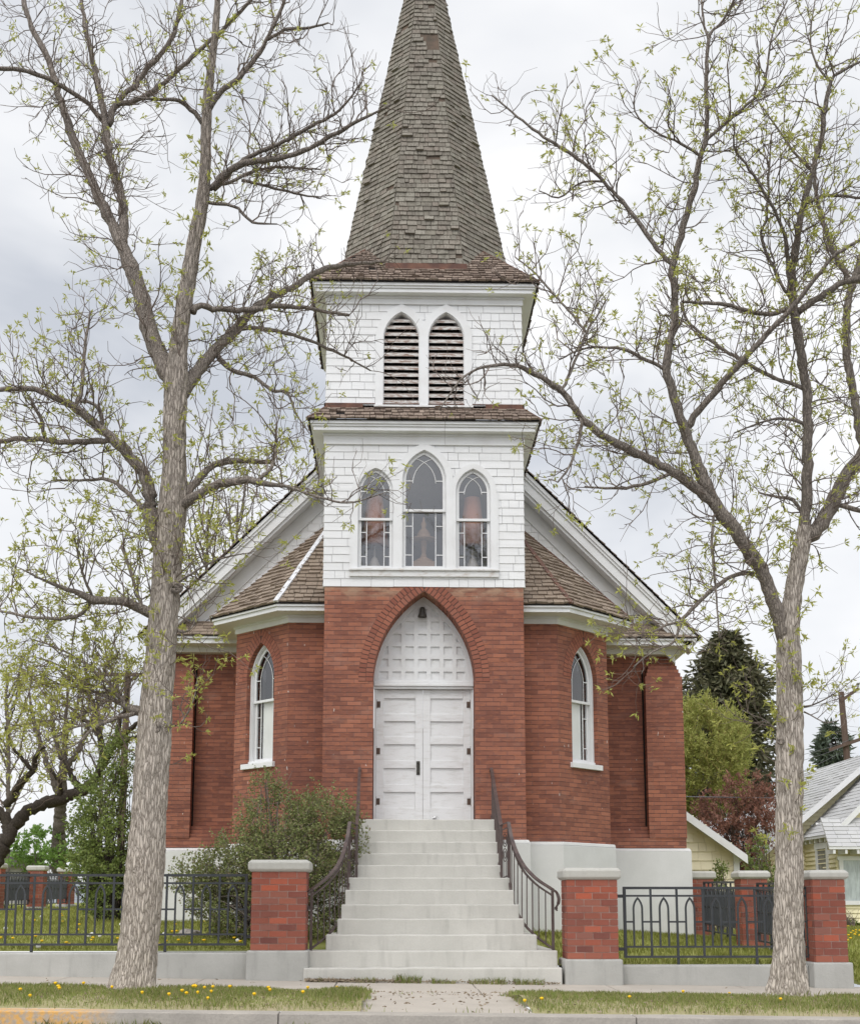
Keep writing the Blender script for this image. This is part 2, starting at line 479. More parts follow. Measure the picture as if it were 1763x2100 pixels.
# ------------------------------------------------------------------ mesh building
class MB:
    def __init__(s, frame=None):
        s.v = []
        s.f = []
        s.sm = False
        s.fr = frame      # (origin, U, D) local (u, d, z)

    def add(s, vs, fs):
        o = len(s.v)
        if s.fr is not None:
            O, U, D = s.fr
            vs = [(O[0] + p[0] * U[0] + p[1] * D[0], O[1] + p[0] * U[1] + p[1] * D[1], O[2] + p[2]) for p in vs]
        s.v.extend([tuple(p) for p in vs])
        s.f.extend([tuple(o + i for i in f) for f in fs])

    def box(s, x0, x1, y0, y1, z0, z1):
        s.add([(x0, y0, z0), (x1, y0, z0), (x1, y1, z0), (x0, y1, z0), (x0, y0, z1), (x1, y0, z1), (x1, y1, z1), (x0, y1, z1)],
              [(0, 3, 2, 1), (4, 5, 6, 7), (0, 1, 5, 4), (1, 2, 6, 5), (2, 3, 7, 6), (3, 0, 4, 7)])

    def hexa(s, p):
        s.add(p, [(0, 3, 2, 1), (4, 5, 6, 7), (0, 1, 5, 4), (1, 2, 6, 5), (2, 3, 7, 6), (3, 0, 4, 7)])

    def poly(s, pts):
        s.add(pts, [tuple(range(len(pts)))])

    def prism(s, out, y0, y1):
        """outline (u,z) extruded in depth"""
        n = len(out)
        vs = [(u, y0, z) for u, z in out] + [(u, y1, z) for u, z in out]
        fs = [tuple(range(n)), tuple(range(2 * n - 1, n - 1, -1))]
        fs += [(i, n + i, n + (i + 1) % n, (i + 1) % n) for i in range(n)]
        s.add(vs, fs)

    def vprism(s, out, z0, z1):
        """plan outline (x,y) extruded upwards"""
        n = len(out)
        vs = [(x, y, z0) for x, y in out] + [(x, y, z1) for x, y in out]
        fs = [tuple(range(n - 1, -1, -1)), tuple(range(n, 2 * n))]
        fs += [(i, (i + 1) % n, n + (i + 1) % n, n + i) for i in range(n)]
        s.add(vs, fs)

    def ring(s, outer, inner, y0, y1, closed=False):
        n = len(outer)
        vs = [(u, y0, z) for u, z in outer] + [(u, y0, z) for u, z in inner] + [(u, y1, z) for u, z in outer] + [(u, y1, z) for u, z in inner]
        fs = []
        for i in range(n if closed else n - 1):
            j = (i + 1) % n
            fs += [(i, j, n + j, n + i), (2 * n + i, 3 * n + i, 3 * n + j, 2 * n + j), (i, 2 * n + i, 2 * n + j, j), (n + i, n + j, 3 * n + j, 3 * n + i)]
        if not closed:
            for i in (0, n - 1):
                fs.append((i, n + i, 3 * n + i, 2 * n + i))
        s.add(vs, fs)

    def sheet(s, path, y0, y1):
        """open outline (u,z) swept in depth: the reveal of an opening"""
        n = len(path)
        s.add([(u, y0, z) for u, z in path] + [(u, y1, z) for u, z in path], [(i, i + 1, n + i + 1, n + i) for i in range(n - 1)])

    def tube(s, pts, rad, n=6, cap=True):
        pts = np.asarray(pts, float)
        k = len(pts)
        if np.isscalar(rad):
            rad = [rad] * k
        tan = np.gradient(pts, axis=0)
        tan /= np.linalg.norm(tan, axis=1)[:, None] + 1e-9
        ref = np.array([0.0, 0.0, 1.0]) if abs(tan[:, 2]).mean() < 0.8 else np.array([1.0, 0.1, 0.0])
        a = np.cross(tan, ref)
        a /= np.linalg.norm(a, axis=1)[:, None] + 1e-9
        b = np.cross(tan, a)
        an = np.arange(n) * 2 * math.pi / n
        ca, sa = np.cos(an), np.sin(an)
        rad = np.asarray(rad)
        V = pts[:, None, :] + rad[:, None, None] * (a[:, None, :] * ca[None, :, None] + b[:, None, :] * sa[None, :, None])
        fs = []
        for i in range(k - 1):
            for j in range(n):
                q = (j + 1) % n
                fs.append((i * n + j, i * n + q, (i + 1) * n + q, (i + 1) * n + j))
        if cap:
            fs.append(tuple(range(n - 1, -1, -1)))
            fs.append(tuple((k - 1) * n + j for j in range(n)))
        s.add(V.reshape(-1, 3).tolist(), fs)

    def bar(s, p, q, w, h=None):
        """square bar between two points"""
        h = h or w
        p, q = np.asarray(p, float), np.asarray(q, float)
        d = q - p
        d /= np.linalg.norm(d)
        ref = np.array([0, 0, 1.0]) if abs(d[2]) < 0.9 else np.array([0, 1.0, 0])
        a = np.cross(d, ref)
        a /= np.linalg.norm(a)
        b = np.cross(a, d)
        a = a * w / 2
        b = b * h / 2
        s.hexa([p - a - b, p + a - b, q + a - b, q - a - b, p - a + b, p + a + b, q + a + b, q - a + b])

    def lathe(s, prof, c, n=16):
        vs = []
        for r, z in prof:
            for j in range(n):
                t = 2 * math.pi * j / n
                vs.append((c[0] + r * math.cos(t), c[1] + r * math.sin(t), c[2] + z))
        k = len(prof)
        fs = [(i * n + j, i * n + (j + 1) % n, (i + 1) * n + (j + 1) % n, (i + 1) * n + j) for i in range(k - 1) for j in range(n)]
        fs += [tuple(range(n - 1, -1, -1)), tuple((k - 1) * n + j for j in range(n))]
        s.add(vs, fs)

    def build(s, name, mat, parent=None, uv=False, smooth=False, bevel=0.0):
        org = origin(parent) if parent is not None else (0, 0, 0)
        V = np.asarray(s.v, float) - np.asarray(org)
        me = bpy.data.meshes.new(name)
        me.from_pydata(V.tolist(), [], s.f)
        me.materials.append(mat)
        if smooth:
            me.polygons.foreach_set('use_smooth', [True] * len(me.polygons))
        if uv:
            ul = me.uv_layers.new(name='UVMap')
            for p in me.polygons:
                n = p.normal
                if abs(n.z) > 0.97:
                    h, t = Vector((1, 0, 0)), Vector((0, 1, 0))
                else:
                    h = Vector((-n.y, n.x, 0)).normalized()
                    t = n.cross(h)
                    if t.z < 0:
                        t = -t
                sg = p.center
                for li in p.loop_indices:
                    co = me.vertices[me.loops[li].vertex_index].co + Vector(org)
                    ul.data[li].uv = (co.dot(h) + 50.03, co.dot(t) + 0.0)
        o = bpy.data.objects.new(name, me)
        COL.objects.link(o)
        if parent is not None:
            o.parent = parent
        if bevel:
            md = o.modifiers.new('bevel', 'BEVEL')
            md.width = bevel
            md.segments = 2
            md.limit_method = 'ANGLE'
        return o


def origin(o):
    x = np.zeros(3)
    while o is not None:
        x = x + np.array(o.location)
        o = o.parent
    return x


def tag(o, label=None, cat=None, group=None, kind=None):
    if label:
        o['label'] = label
    if cat:
        o['category'] = cat
    if group:
        o['group'] = group
    if kind:
        o['kind'] = kind
    return o


def thing(name, loc, label, cat, group=None):
    o = bpy.data.objects.new(name, None)
    o.location = loc
    o.empty_display_size = 0.2
    COL.objects.link(o)
    return tag(o, label, cat, group)


def copy_tree(o, parent=None):
    c = o.copy()
    COL.objects.link(c)
    if parent is not None:
        c.parent = parent
    for ch in list(o.children):
        copy_tree(ch, c)
    return c


def fast_mesh(name, V, F, mat, parent=None, smooth=False):
    """V (n,3) and F (m,k) arrays"""
    org = origin(parent) if parent is not None else np.zeros(3)
    V = np.asarray(V, np.float32) - org.astype(np.float32)
    F = np.asarray(F, np.int32)
    k = F.shape[1]
    me = bpy.data.meshes.new(name)
    me.vertices.add(len(V))
    me.vertices.foreach_set('co', V.ravel())
    me.loops.add(F.size)
    me.loops.foreach_set('vertex_index', F.ravel())
    me.polygons.add(len(F))
    me.polygons.foreach_set('loop_start', np.arange(0, F.size, k, dtype=np.int32))
    me.polygons.foreach_set('loop_total', np.full(len(F), k, np.int32))
    if smooth:
        me.polygons.foreach_set('use_smooth', np.ones(len(F), bool))
    me.update(calc_edges=True)
    me.validate()
    me.materials.append(mat)
    o = bpy.data.objects.new(name, me)
    COL.objects.link(o)
    if parent is not None:
        o.parent = parent
    return o


# gothic outlines -----------------------------------------------------------
def goth(w, h):
    return (w * w + h * h) / (2 * w)


def arch_pts(w, zb, zs, za, off=0.0, n=14, uc=0.0, zb_off=0.0):
    """open outline from bottom left over the apex to bottom right"""
    Rr = goth(w, za - zs)
    c = Rr - w
    Ro = Rr + off
    a1 = math.acos(min(1, c / Ro))
    pts = [(uc - w - off, zb - zb_off)]
    for i in range(n + 1):
        a = a1 * i / n
        pts.append((uc + c - Ro * math.cos(a), zs + Ro * math.sin(a)))
    for i in range(n - 1, -1, -1):
        a = a1 * i / n
        pts.append((uc - c + Ro * math.cos(a), zs + Ro * math.sin(a)))
    pts.append((uc + w + off, zb - zb_off))
    return pts


def arch_half(w, zs, za, z, off=0.0):
    if z <= zs:
        return w + off
    Rr = goth(w, za - zs)
    q = (Rr + off) ** 2 - (z - zs) ** 2
    return max(0.0, math.sqrt(q) - (Rr - w)) if q > 0 else 0.0


# shingles ------------------------------------------------------------------
def wall_shingles(mb, u0, u1, z0, z1, expo, wmin, wmax, holes=None, clip=None, th=0.0095, jit=0.003, d0=0.0):
    """courses of shingles standing proud (towards -d) of the plane d0"""
    nz = max(1, round((z1 - z0) / expo))
    ex = (z1 - z0) / nz
    for k in range(nz):
        za = z0 + k * ex
        zb = za + ex
        u = u0 - random.random() * wmin
        while u < u1:
            w = random.uniform(wmin, wmax)
            a, b = max(u, u0), min(u + w - 0.0042, u1)
            u += w
            if b - a < 0.01:
                continue
            t = th * random.uniform(0.8, 1.25)
            lo = za + random.uniform(-jit, jit)
            nsl = 5 if holes else 1
            for q in range(nsl):
                s0 = lo + (zb - lo) * q / nsl
                s1 = lo + (zb - lo) * (q + 1) / nsl
                iv = [(a, b)]
                zm = (s0 + s1) / 2
                if clip:
                    cl = clip(zm)
                    iv = [(max(a, cl[0]), min(b, cl[1]))]
                if holes:
                    for ha, hb in holes(zm):
                        nv = []
                        for x, y in iv:
                            if hb <= x or ha >= y:
                                nv.append((x, y))
                                continue
                            if ha > x:
                                nv.append((x, ha))
                            if hb < y:
                                nv.append((hb, y))
                        iv = nv
                f0 = t * (1 - q / nsl) + 0.003
                f1 = t * (1 - (q + 1) / nsl) + 0.003
                for x, y in iv:
                    if y - x < 0.004:
                        continue
                    mb.hexa([(x, d0 - f0, s0), (y, d0 - f0, s0), (y, d0 + 0.03, s0), (x, d0 + 0.03, s0),
                             (x, d0 - f1, s1), (y, d0 - f1, s1), (y, d0 + 0.03, s1), (x, d0 + 0.03, s1)])


def roof_facet(mb, pts, expo, wmin, wmax, th=0.014, jit=0.006, skip=0.0, nohole=None, lift=0.0):
    """shingle a flat convex facet; the first edge of pts is the eave"""
    P = [np.asarray(p, float) for p in pts]
    U = P[1] - P[0]
    U /= np.linalg.norm(U)
    N = np.cross(P[1] - P[0], P[-1] - P[0])
    N /= np.linalg.norm(N)
    if N[2] < 0:
        N = -N
    T = np.cross(N, U)
    if T[2] < 0:
        T = -T
    q = [((p - P[0]) @ U, (p - P[0]) @ T) for p in P]
    tmax = max(b for a, b in q)

    def span(t):
        xs = []
        for (a, b), (c, d) in zip(q, q[1:] + q[:1]):
            if (b - t) * (d - t) <= 0 and abs(d - b) > 1e-9:
                xs.append(a + (c - a) * (t - b) / (d - b))
        return (min(xs), max(xs)) if len(xs) > 1 else None
    k = int(tmax / expo) + 1
    for i in range(k):
        t0 = i * expo
        t1 = min(t0 + expo * 1.25, tmax)
        if t1 - t0 < 0.01:
            continue
        sp0 = span(t0 + 0.002)
        sp1 = span(min(t1, tmax - 0.001))
        if sp0 is None or sp1 is None:
            continue
        ph = random.random() * wmin
        x = sp0[0] - ph
        while x < sp0[1]:
            w = random.uniform(wmin, wmax)
            a, b = max(x, sp0[0]), min(x + w - 0.008, sp0[1])
            x += w
            if b - a < 0.008:
                continue
            if random.random() < skip:
                continue
            if nohole and nohole(((a + b) / 2 - q[1][0] / 2), t0):
                continue
            h = th * random.uniform(0.7, 1.5) + lift
            if random.random() < skip * 2:
                h *= 2.2
            lo = t0 + random.uniform(-jit, jit)
            tilt = random.uniform(-jit, jit) * 0.6
            c, d = max(a, sp1[0]), min(b, sp1[1])
            if d < c:
                c = d = min(max((a + b) / 2, sp1[0]), sp1[1])

            def w3(u, t, n):
                return P[0] + U * u + T * t + N * n
            mb.hexa([w3(a, lo - tilt, 0), w3(b, lo + tilt, 0), w3(d, t1, 0), w3(c, t1, 0),
                     w3(a, lo - tilt, h), w3(b, lo + tilt, h), w3(d, t1, 0.003), w3(c, t1, 0.003)])


def mirror(fr):
    return fr


# ------------------------------------------------------------------ terrain heights
def yard(x, y):
    zw = np.interp(x, [-30, -12, -1.5, 1.7, 5.0, 5.4, 9, 30], [0.3, 0.38, 0.38, 0.2, 0.18, -0.05, -0.05, -0.1])
    zc = np.interp(x, [-30, -12, 0, 2.2, 4.6, 8, 30], [0.6, 0.6, 0.62, 0.56, 0.37, 0.28, 0.25])
    t = np.clip((y + 3.5) / 4.5, 0, 1)
    z = zw + (zc - zw) * t
    z = z + np.interp(y, [1, 17, 40, 120], [0, 0.2, 0.35, 0.5])
    return z


def side_z(x):
    return 0.0 - 0.0145 * x


def curb_z(x):
    return 0.03 - 0.012 * x


def strip_z(x, y):
    t = np.clip((y + 9.0) / 2.6, 0, 1)
    z = curb_z(x) * (1 - t) + side_z(x) * t
    m = np.where(np.asarray(x) < 0, 0.075, 0.075)
    return z + m * np.sin(math.pi * np.clip(t, 0, 1)) ** 0.8 + 0.012 * np.sin(np.asarray(x) * 2.3) * np.sin(np.asarray(y) * 3.1)


def grid_mesh(name, xs, ys, zf, mat, label=None):
    X, Y = np.meshgrid(xs, ys)
    Z = zf(X, Y)
    V = np.stack([X, Y, Z], -1).reshape(-1, 3)
    nx, ny = len(xs), len(ys)
    i = (np.arange(ny - 1)[:, None] * nx + np.arange(nx - 1)[None, :]).ravel()
    F = np.stack([i, i + 1, i + nx + 1, i + nx], -1)
    o = fast_mesh(name, V, F, mat, None, True)
    tag(o, kind='structure')
    return o

# ================================================================== SETTING
xs = np.unique(np.concatenate([np.linspace(-600, -30, 20), np.linspace(-30, -6, 25), np.linspace(-6, 8, 71), np.linspace(8, 30, 23), np.linspace(30, 600, 20)]))
ys = np.unique(np.concatenate([np.linspace(-3.85, 4, 33), np.linspace(4, 40, 37), np.linspace(40, 700, 20)]))
grid_mesh('ground', xs, ys, yard, M['turf'])
xs2 = np.linspace(-40, -0.74, 160)
xs3 = np.linspace(0.75, 40, 160)
ysb = np.linspace(-9.0, -6.4, 24)
grid_mesh('grass_verge', xs2, ysb, strip_z, M['soil'])
grid_mesh('grass_verge', xs3, ysb, strip_z, M['soil'])
mb = MB()
x = -40.3
while x < 40:                                    # pavement slabs with open joints
    a, b = x, x + 1.62
    for (y0, y1) in ((-6.4, -5.2), (-5.19, -3.86)):
        mb.hexa([(a, y0, side_z(a) - 0.1), (b, y0, side_z(b) - 0.1), (b, y1, side_z(b) - 0.1), (a, y1, side_z(a) - 0.1),
                 (a, y0, side_z(a)), (b, y0, side_z(b)), (b, y1, side_z(b) + 0.012), (a, y1, side_z(a) + 0.012)])
    x += 1.632
tag(mb.build('pavement', M['walk'], bevel=0.006), kind='structure')
mb = MB()
for y0, y1, z0, z1 in ((-9.0, -7.72, 0.03, 0.022), (-7.705, -6.41, 0.022, 0.008)):
    mb.hexa([(-0.75, y0, -0.1), (0.77, y0, -0.1), (0.76, y1, -0.1), (-0.75, y1, -0.1), (-0.75, y0, z0 + .008), (0.77, y0, z0 - .008), (0.76, y1, z1 - .006), (-0.75, y1, z1 + .01)])
tag(mb.build('path', M['walk'], bevel=0.008), kind='structure')
mb = MB()
x = -40.52
while x < 40:
    a, b = x, x + 3.0
    mb.hexa([(a, -9.3, -0.4), (b, -9.3, -0.4), (b, -9.01, -0.4), (a, -9.01, -0.4), (a, -9.27, curb_z(a)), (b, -9.27, curb_z(b)), (b, -9.01, curb_z(b) + .004), (a, -9.01, curb_z(a) + .004)])
    x += 3.008
tag(mb.build('kerb', M['kerb'], bevel=0.025), kind='structure')
grid_mesh('road', np.linspace(-300, 300, 61), np.concatenate([[-300, -60], np.linspace(-34, -9.28, 12)]), lambda X, Y: -0.12 - 0.012 * X - 0.0006 * (Y + 9.3) ** 2 * (Y > -34), M['asphalt'])

# ================================================================== CHURCH
church = thing('brick_church', (0, 1.5, 0), 'red brick church with white shingled tower and tall grey shingled spire', 'church')
HW = 1.58
ZB = 1.93          # top of the white foundation
ZT = 5.95          # top of the tower brickwork
bayR = [(1.58, 0.57), (2.18, 0.57), (3.14, 1.58), (3.14, 3.1)]
DU = 1 / math.hypot(0.96, 1.01)


def mx(pts, s):
    return [(s * x, y) for x, y in pts]


# foundation ------------------------------------------------------------
fo = MB()


def plinth(out, z0, z1, ch=0.05):
    """plan outline with a rounded top edge"""
    n = len(out)
    c = np.mean(np.asarray(out), axis=0)
    ins = [((x - c[0]) * 0.985 + c[0], (y - c[1]) * 0.985 + c[1]) for x, y in out]
    fo.vprism(out, z0, z1 - ch)
    vs = [(x, y, z1 - ch) for x, y in out] + [(x, y, z1) for x, y in ins]
    fo.add(vs, [(i, (i + 1) % n, n + (i + 1) % n, n + i) for i in range(n)] + [tuple(range(n, 2 * n))])


plinth([(-HW - .06, -.05), (HW + .06, -.05), (HW + .06, 3.4), (-HW - .06, 3.4)], 0, ZB)
for s in (1, -1):
    plinth(mx([(1.5, .5), (2.215, .5), (3.22, 1.55), (3.22, 3.3), (1.5, 3.3)], s), 0, ZB - .004)
    plinth(mx([(3.0, 2.87), (4.77, 2.87), (4.77, 14.0), (3.0, 14.0)], s), 0, ZB - .008)
fo.build('foundation', M['found'], church, bevel=0.012)

# tower brickwork -------------------------------------------------------
OW, OS, OA = 0.80, 4.40, 5.86      # door opening: half width, spring, apex
tw = MB()
out = arch_pts(OW, ZB + .3, OS, OA, n=18)
h = len(out) // 2
left = out[:h + 1]
right = out[h:]
tw.poly([(-HW, 0, ZB)] + [(-OW, 0, ZB)] + [(u, 0, z) for u, z in left] + [(0, 0, ZT), (-HW, 0, ZT)])
tw.poly([(HW, 0, ZT), (0, 0, ZT)] + [(u, 0, z) for u, z in right] + [(OW, 0, ZB), (HW, 0, ZB)])
tw.sheet([(-OW, ZB)] + out + [(OW, ZB)], 0, 0.5)
for s in (-1, 1):
    tw.poly([(s * HW, 0, ZB), (s * HW, 3.2, ZB), (s * HW, 3.2, ZT), (s * HW, 0, ZT)])
tw.build('tower_wall', M['brick'], church, uv=True)
va = MB()                                   # two rings of arch bricks, standing a few mm proud
vm = MB()
for ro, ri in ((0.118, 0.006), (0.232, 0.124)):
    Rr = goth(OW, OA - OS)
    c = Rr - OW
    Rm = Rr + (ro + ri) / 2
    a1 = math.acos(c / Rm)
    n = int(Rm * a1 / 0.072)
    for s in (-1, 1):
        for i in range(n):
            b0, b1 = a1 * i / n + 0.0042, a1 * (i + 1) / n - 0.0042
            q = []
            for aa, rr in ((b0, Rr + ri), (b1, Rr + ri), (b1, Rr + ro), (b0, Rr + ro)):
                x_ = -c + rr * math.cos(aa)
                q.append((s * max(x_, 0.002), OS + rr * math.sin(aa)))
            q = [(u, min(z, ZT)) for u, z in q]
            pr = -0.005 - random.random() * 0.003
            va.hexa([(u, pr, z) for u, z in q] + [(u, 0.03, z) for u, z in q])
va.build('arch_brick_ring', M['arch'], church)
arch_o = arch_pts(OW, OS, OS, OA, 0.235, n=16)
arch_i = arch_pts(OW, OS, OS, OA, 0.003, n=16)
vm.ring([(u, min(z, ZT - .002)) for u, z in arch_o], arch_i, -0.0015, 0.02)
vm.build('arch_mortar', M['darkmortar'], church)

# tympanum, lintel, doors ------------------------------------------------
ty = MB()
ty.box(-0.95, 0.95, 0.43, 0.48, 4.44, 5.95)
cx = -0.02
edges = [-0.95] + [cx + 0.205 * k + d for k in range(-3, 4) for d in (-0.068, 0.068)] + [0.95]
for i in range(0, len(edges), 2):
    ty.box(edges[i], edges[i + 1], 0.405, 0.429, 4.44, 5.95)
rows = [4.50 + 0.205 * k for k in range(6)]
zed = [4.44] + [v for r in rows for v in (r, r + 0.132)] + [5.95]
for i in range(0, len(zed), 2):
    for j in range(1, len(edges) - 1, 2):
        ty.box(edges[j] - .001, edges[j + 1] + .001, 0.4065, 0.429, zed[i], zed[i + 1])
ty.ring(arch_pts(OW, 4.44, OS, OA, 0.05, n=14), arch_pts(OW, 4.44, OS, OA, -0.075, n=14), 0.396, 0.42)
ty.build('tympanum', M['white'], church)
li = MB()
li.box(-0.795, 0.795, 0.33, 0.5, 4.385, 4.43)
li.box(-0.795, 0.795, 0.35, 0.5, 4.43, 4.47)
li.box(-0.795, 0.795, 0.36, 0.5, 4.345, 4.385)
li.build('door_lintel', M['white'], church, bevel=0.006)
for s in (-1, 1):
    jm = MB()
    jm.box(min(s * .79, s * .752), max(s * .79, s * .752), 0.41, 0.52, 2.25, 4.345)
    jm.build('door_jamb', M['white'], church)
for s in (-1, 1):
    d = MB()
    x0, x1 = (-0.75, -0.013) if s < 0 else (-0.009, 0.75)
    d.box(x0, x1, 0.468, 0.5, 2.262, 4.338)
    st = 0.118
    zz = [2.262, 2.45, 2.70, 2.82, 3.08, 3.20, 3.46, 3.58, 3.83, 3.95, 4.20, 4.338]
    d.box(x0, x0 + st, 0.44, 0.4675, 2.262, 4.338)
    d.box(x1 - st, x1, 0.44, 0.4675, 2.262, 4.338)
    for k in range(0, len(zz), 2):
        d.box(x0 + st, x1 - st, 0.4405, 0.4675, zz[k], zz[k + 1])
    do = d.build('door', M['door'], church, bevel=0.004)
    for z in (2.50, 3.30, 4.05):
        hg = MB()
        xe = s * 0.752
        hg.box(min(xe, xe - s * .062), max(xe, xe - s * .062), 0.432, 0.4395, z, z + 0.10)
        hg.tube([(xe, 0.431, z - .02), (xe, 0.431, z + .13)], 0.008, 6)
        hg.build('hinge', M['hinge'], do)
    if s < 0:
        hd = MB()
        hd.box(-0.113, -0.055, 0.43, 0.4395, 2.97, 3.19)
        hd.tube([(-0.084, 0.43, 3.13), (-0.084, 0.395, 3.12), (-0.084, 0.388, 3.07), (-0.084, 0.395, 3.02), (-0.084, 0.43, 3.01)], 0.011, 6)
        hd.lathe([(0.0, 0), (0.02, 0.002), (0.02, 0.012), (0.0, 0.015)], (-0.084, 0.425, 3.15), 8)
        hd.build('handle', M['bronze'], do, bevel=0.004)
bl = MB()
bl.lathe([(0.002, 0.165), (0.03, 0.16), (0.044, 0.14), (0.046, 0.10), (0.05, 0.07), (0.066, 0.03), (0.074, 0.008), (0.074, 0.0), (0.06, 0.0), (0.03, 0.015)], (-0.022, 0.33, 5.51), 20)
bl.box(-0.045, 0.001, 0.33, 0.41, 5.60, 5.66)
bl.build('door_lamp', M['bronze'], church, smooth=True)

# lower shingled stage ----------------------------------------------------
Z1 = 8.60


def tri_windows():
    return [(0.0, 0.297, 6.285, 7.69, 8.14, 7.205), (-0.783, 0.226, 6.285, 7.508, 7.832, 7.055), (0.786, 0.226, 6.285, 7.508, 7.832, 7.055)]


def holes_low(z):
    r = []
    for uc, w, zb, zs, za, zm in tri_windows():
        if z > zb - 0.1:
            hwid = arch_half(w, zs, za, z, 0.075)
            if hwid > 0.003:
                r.append((uc - hwid, uc + hwid))
    return r


sw = MB()
wall_shingles(sw, -1.6, 1.6, ZT - .02, 8.30, 0.132, 0.12, 0.5, holes_low)
for s in (-1, 1):
    sw.fr = ((s * 1.6, 0.0, 0), (0, 1, 0), (-s, 0, 0))
    wall_shingles(sw, 0.0, 3.2, ZT - .02, 8.30, 0.132, 0.12, 0.36)
sw.build('tower_shingle_wall', M['wshingle'], church)
rm = MB()                                   # the room behind the three windows
rm.box(-1.55, 1.55, 1.7, 1.75, 6.1, 8.5)
rm.box(-1.55, 1.55, 0.06, 1.75, 6.08, 6.13)
rm.box(-1.55, 1.55, 0.06, 1.75, 8.4, 8.44)
rm.build('tower_room', M['room'], church)


def window(uc, w, zb, zs, za, zm, frame, parent, casing, y_c0, y_c1, blind=None, glass='glass', cas_mat='white', bars=True, lowbars=(0.2, 0.72)):
    """gothic sash window in a wall plane; w = half width of the glass"""
    c = MB(frame)
    sf = 0.045
    c.ring(arch_pts(w, zb, zs, za, casing, 14, uc, 0.06), arch_pts(w, zb, zs, za, sf + .012, 14, uc, 0.06), y_c0, y_c1)
    c.ring(arch_pts(w, zb, zs, za, sf + .03, 14, uc, 0.05), arch_pts(w, zb, zs, za, sf + .002, 14, uc, 0.05), y_c0 + .02, y_c1 + .06)
    wo_ = c.build('window', M[cas_mat], parent)
    s_ = MB(frame)
    y0 = y_c1 - .005
    s_.ring(arch_pts(w, zm, zs, za, sf, 14, uc), arch_pts(w, zm, zs, za, 0, 14, uc), y0, y0 + .03)
    s_.box(uc - w - sf, uc + w + sf, y0 - .012, y0 + .045, zm - .028, zm + .012)
    s_.box(uc - w - sf, uc + w + sf, y0 + .03, y0 + .06, zb - sf, zb)
    s_.box(uc - w - sf, uc - w, y0 + .03, y0 + .06, zb, zm - .02)
    s_.box(uc + w, uc + w + sf, y0 + .03, y0 + .06, zb, zm - .02)
    # muntins of the upper sash: crossing arcs on two uprights
    bt = 0.007
    a = w * 0.62
    Rr = goth(w, za - zs)
    yb = y0 + .012
    for sg in (-1, 1):
        pts = [(uc + sg * a, yb, zm), (uc + sg * a, yb, zs - .03)]
        k = 0
        R2 = Rr * 0.86
        while k < 60:
            an = k * 0.03
            u = sg * (a - R2 * (1 - math.cos(an)))
            z = zs - .03 + R2 * math.sin(an)
            if abs(u) >= arch_half(w, zs, za, z) + .004 and k > 5:
                break
            pts.append((uc + u, yb, z))
            k += 1
        s_.tube(pts, bt, 4)
        s_.bar((uc + sg * a, yb, zs + .005), (uc + sg * w, yb, zs + .005), 2 * bt)
        # lower sash
        s_.bar((uc + sg * a, y0 + .042, zb), (uc + sg * a, y0 + .042, zm - .02), 2 * bt)
        for q in lowbars:
            z = zb + (zm - zb) * q
            s_.bar((uc + sg * a, y0 + .042, z), (uc + sg * w, y0 + .042, z), 2 * bt)
    s_.build('sash', M['white'], wo_)
    g = MB(frame)
    g.poly([(u, y0 + .02, z) for u, z in arch_pts(w + .01, zm, zs, za + .01, 0, 14, uc)])
    if blind:
        g.build('pane', M[glass], wo_)
        g = MB(frame)
    g.poly([(uc - w - .01, y0 + .048, zb - .01), (uc + w + .01, y0 + .048, zb - .01), (uc + w + .01, y0 + .048, zm), (uc - w - .01, y0 + .048, zm)])
    g.build('pane', M['glassc' if blind else glass], wo_)
    if blind:
        b_ = MB(frame)
        b_.box(uc + blind[0], uc + blind[1], y0 + .075, y0 + .085, zb - .02, zm - .01)
        b_.build('blind', M['blind'], wo_)
    return wo_


for k, (uc, w, zb, zs, za, zm) in enumerate(tri_windows()):
    o = window(uc, w, zb, zs, za, zm, ((0, 0, 0), (1, 0, 0), (0, 1, 0)), church, 0.165 if k == 0 else 0.15, -0.034 - .0025 * (k == 0), 0.03)
    o['label'] = ['taller middle pointed window', 'left pointed window with a lampshade behind', 'right pointed window with a lampshade behind'][k]
cs = MB()                                   # flat boards filling between the three casings
for a, b in ((-1.19, -1.135), (-0.50, -0.44), (0.44, 0.50), (1.135, 1.19)):
    cs.box(a, b, -0.03, 0.03, 6.215, 7.5)
cs.box(-1.19, 1.19, -0.031, 0.03, 6.205, 6.24)
cs.build('window_boards', M['white'], church)
si = MB()
si.box(-1.2, 1.2, -0.075, 0.02, 6.185, 6.215)
si.box(-1.19, 1.19, -0.045, 0.02, 6.09, 6.185)
si.build('window_sill', M['whiteold'], church, bevel=0.004)


def cornice(zt, hh, wall_hw, name, fr_bot):
    """box cornice round the tower: roof edge at zt, half width hh"""
    c = MB()
    Yc = 1.59

    def band(h0, z0, z1):
        c.box(-h0, h0, Yc - h0, Yc + h0, z0, z1)
    band(hh - .035, zt - .065, zt - .012)
    band(hh - .06, zt - .10, zt - .065)
    band(hh - .085, zt - .165, zt - .10)
    t = wall_hw + .028
    for (x0, x1, y0, y1) in ((-t, t, Yc - t, Yc - wall_hw + .02), (-t, -wall_hw + .02, Yc - wall_hw, Yc + t), (wall_hw - .02, t, Yc - wall_hw, Yc + t)):
        c.box(x0, x1, y0, y1, fr_bot, zt - .163)
    c.box(-t - .02, t + .02, Yc - t - .02, Yc - t + .02, zt - .205, zt - .164)
    c.build(name, M['white'], church, bevel=0.004)


cornice(8.63, 1.87, 1.6, 'tower_cornice', 8.285)


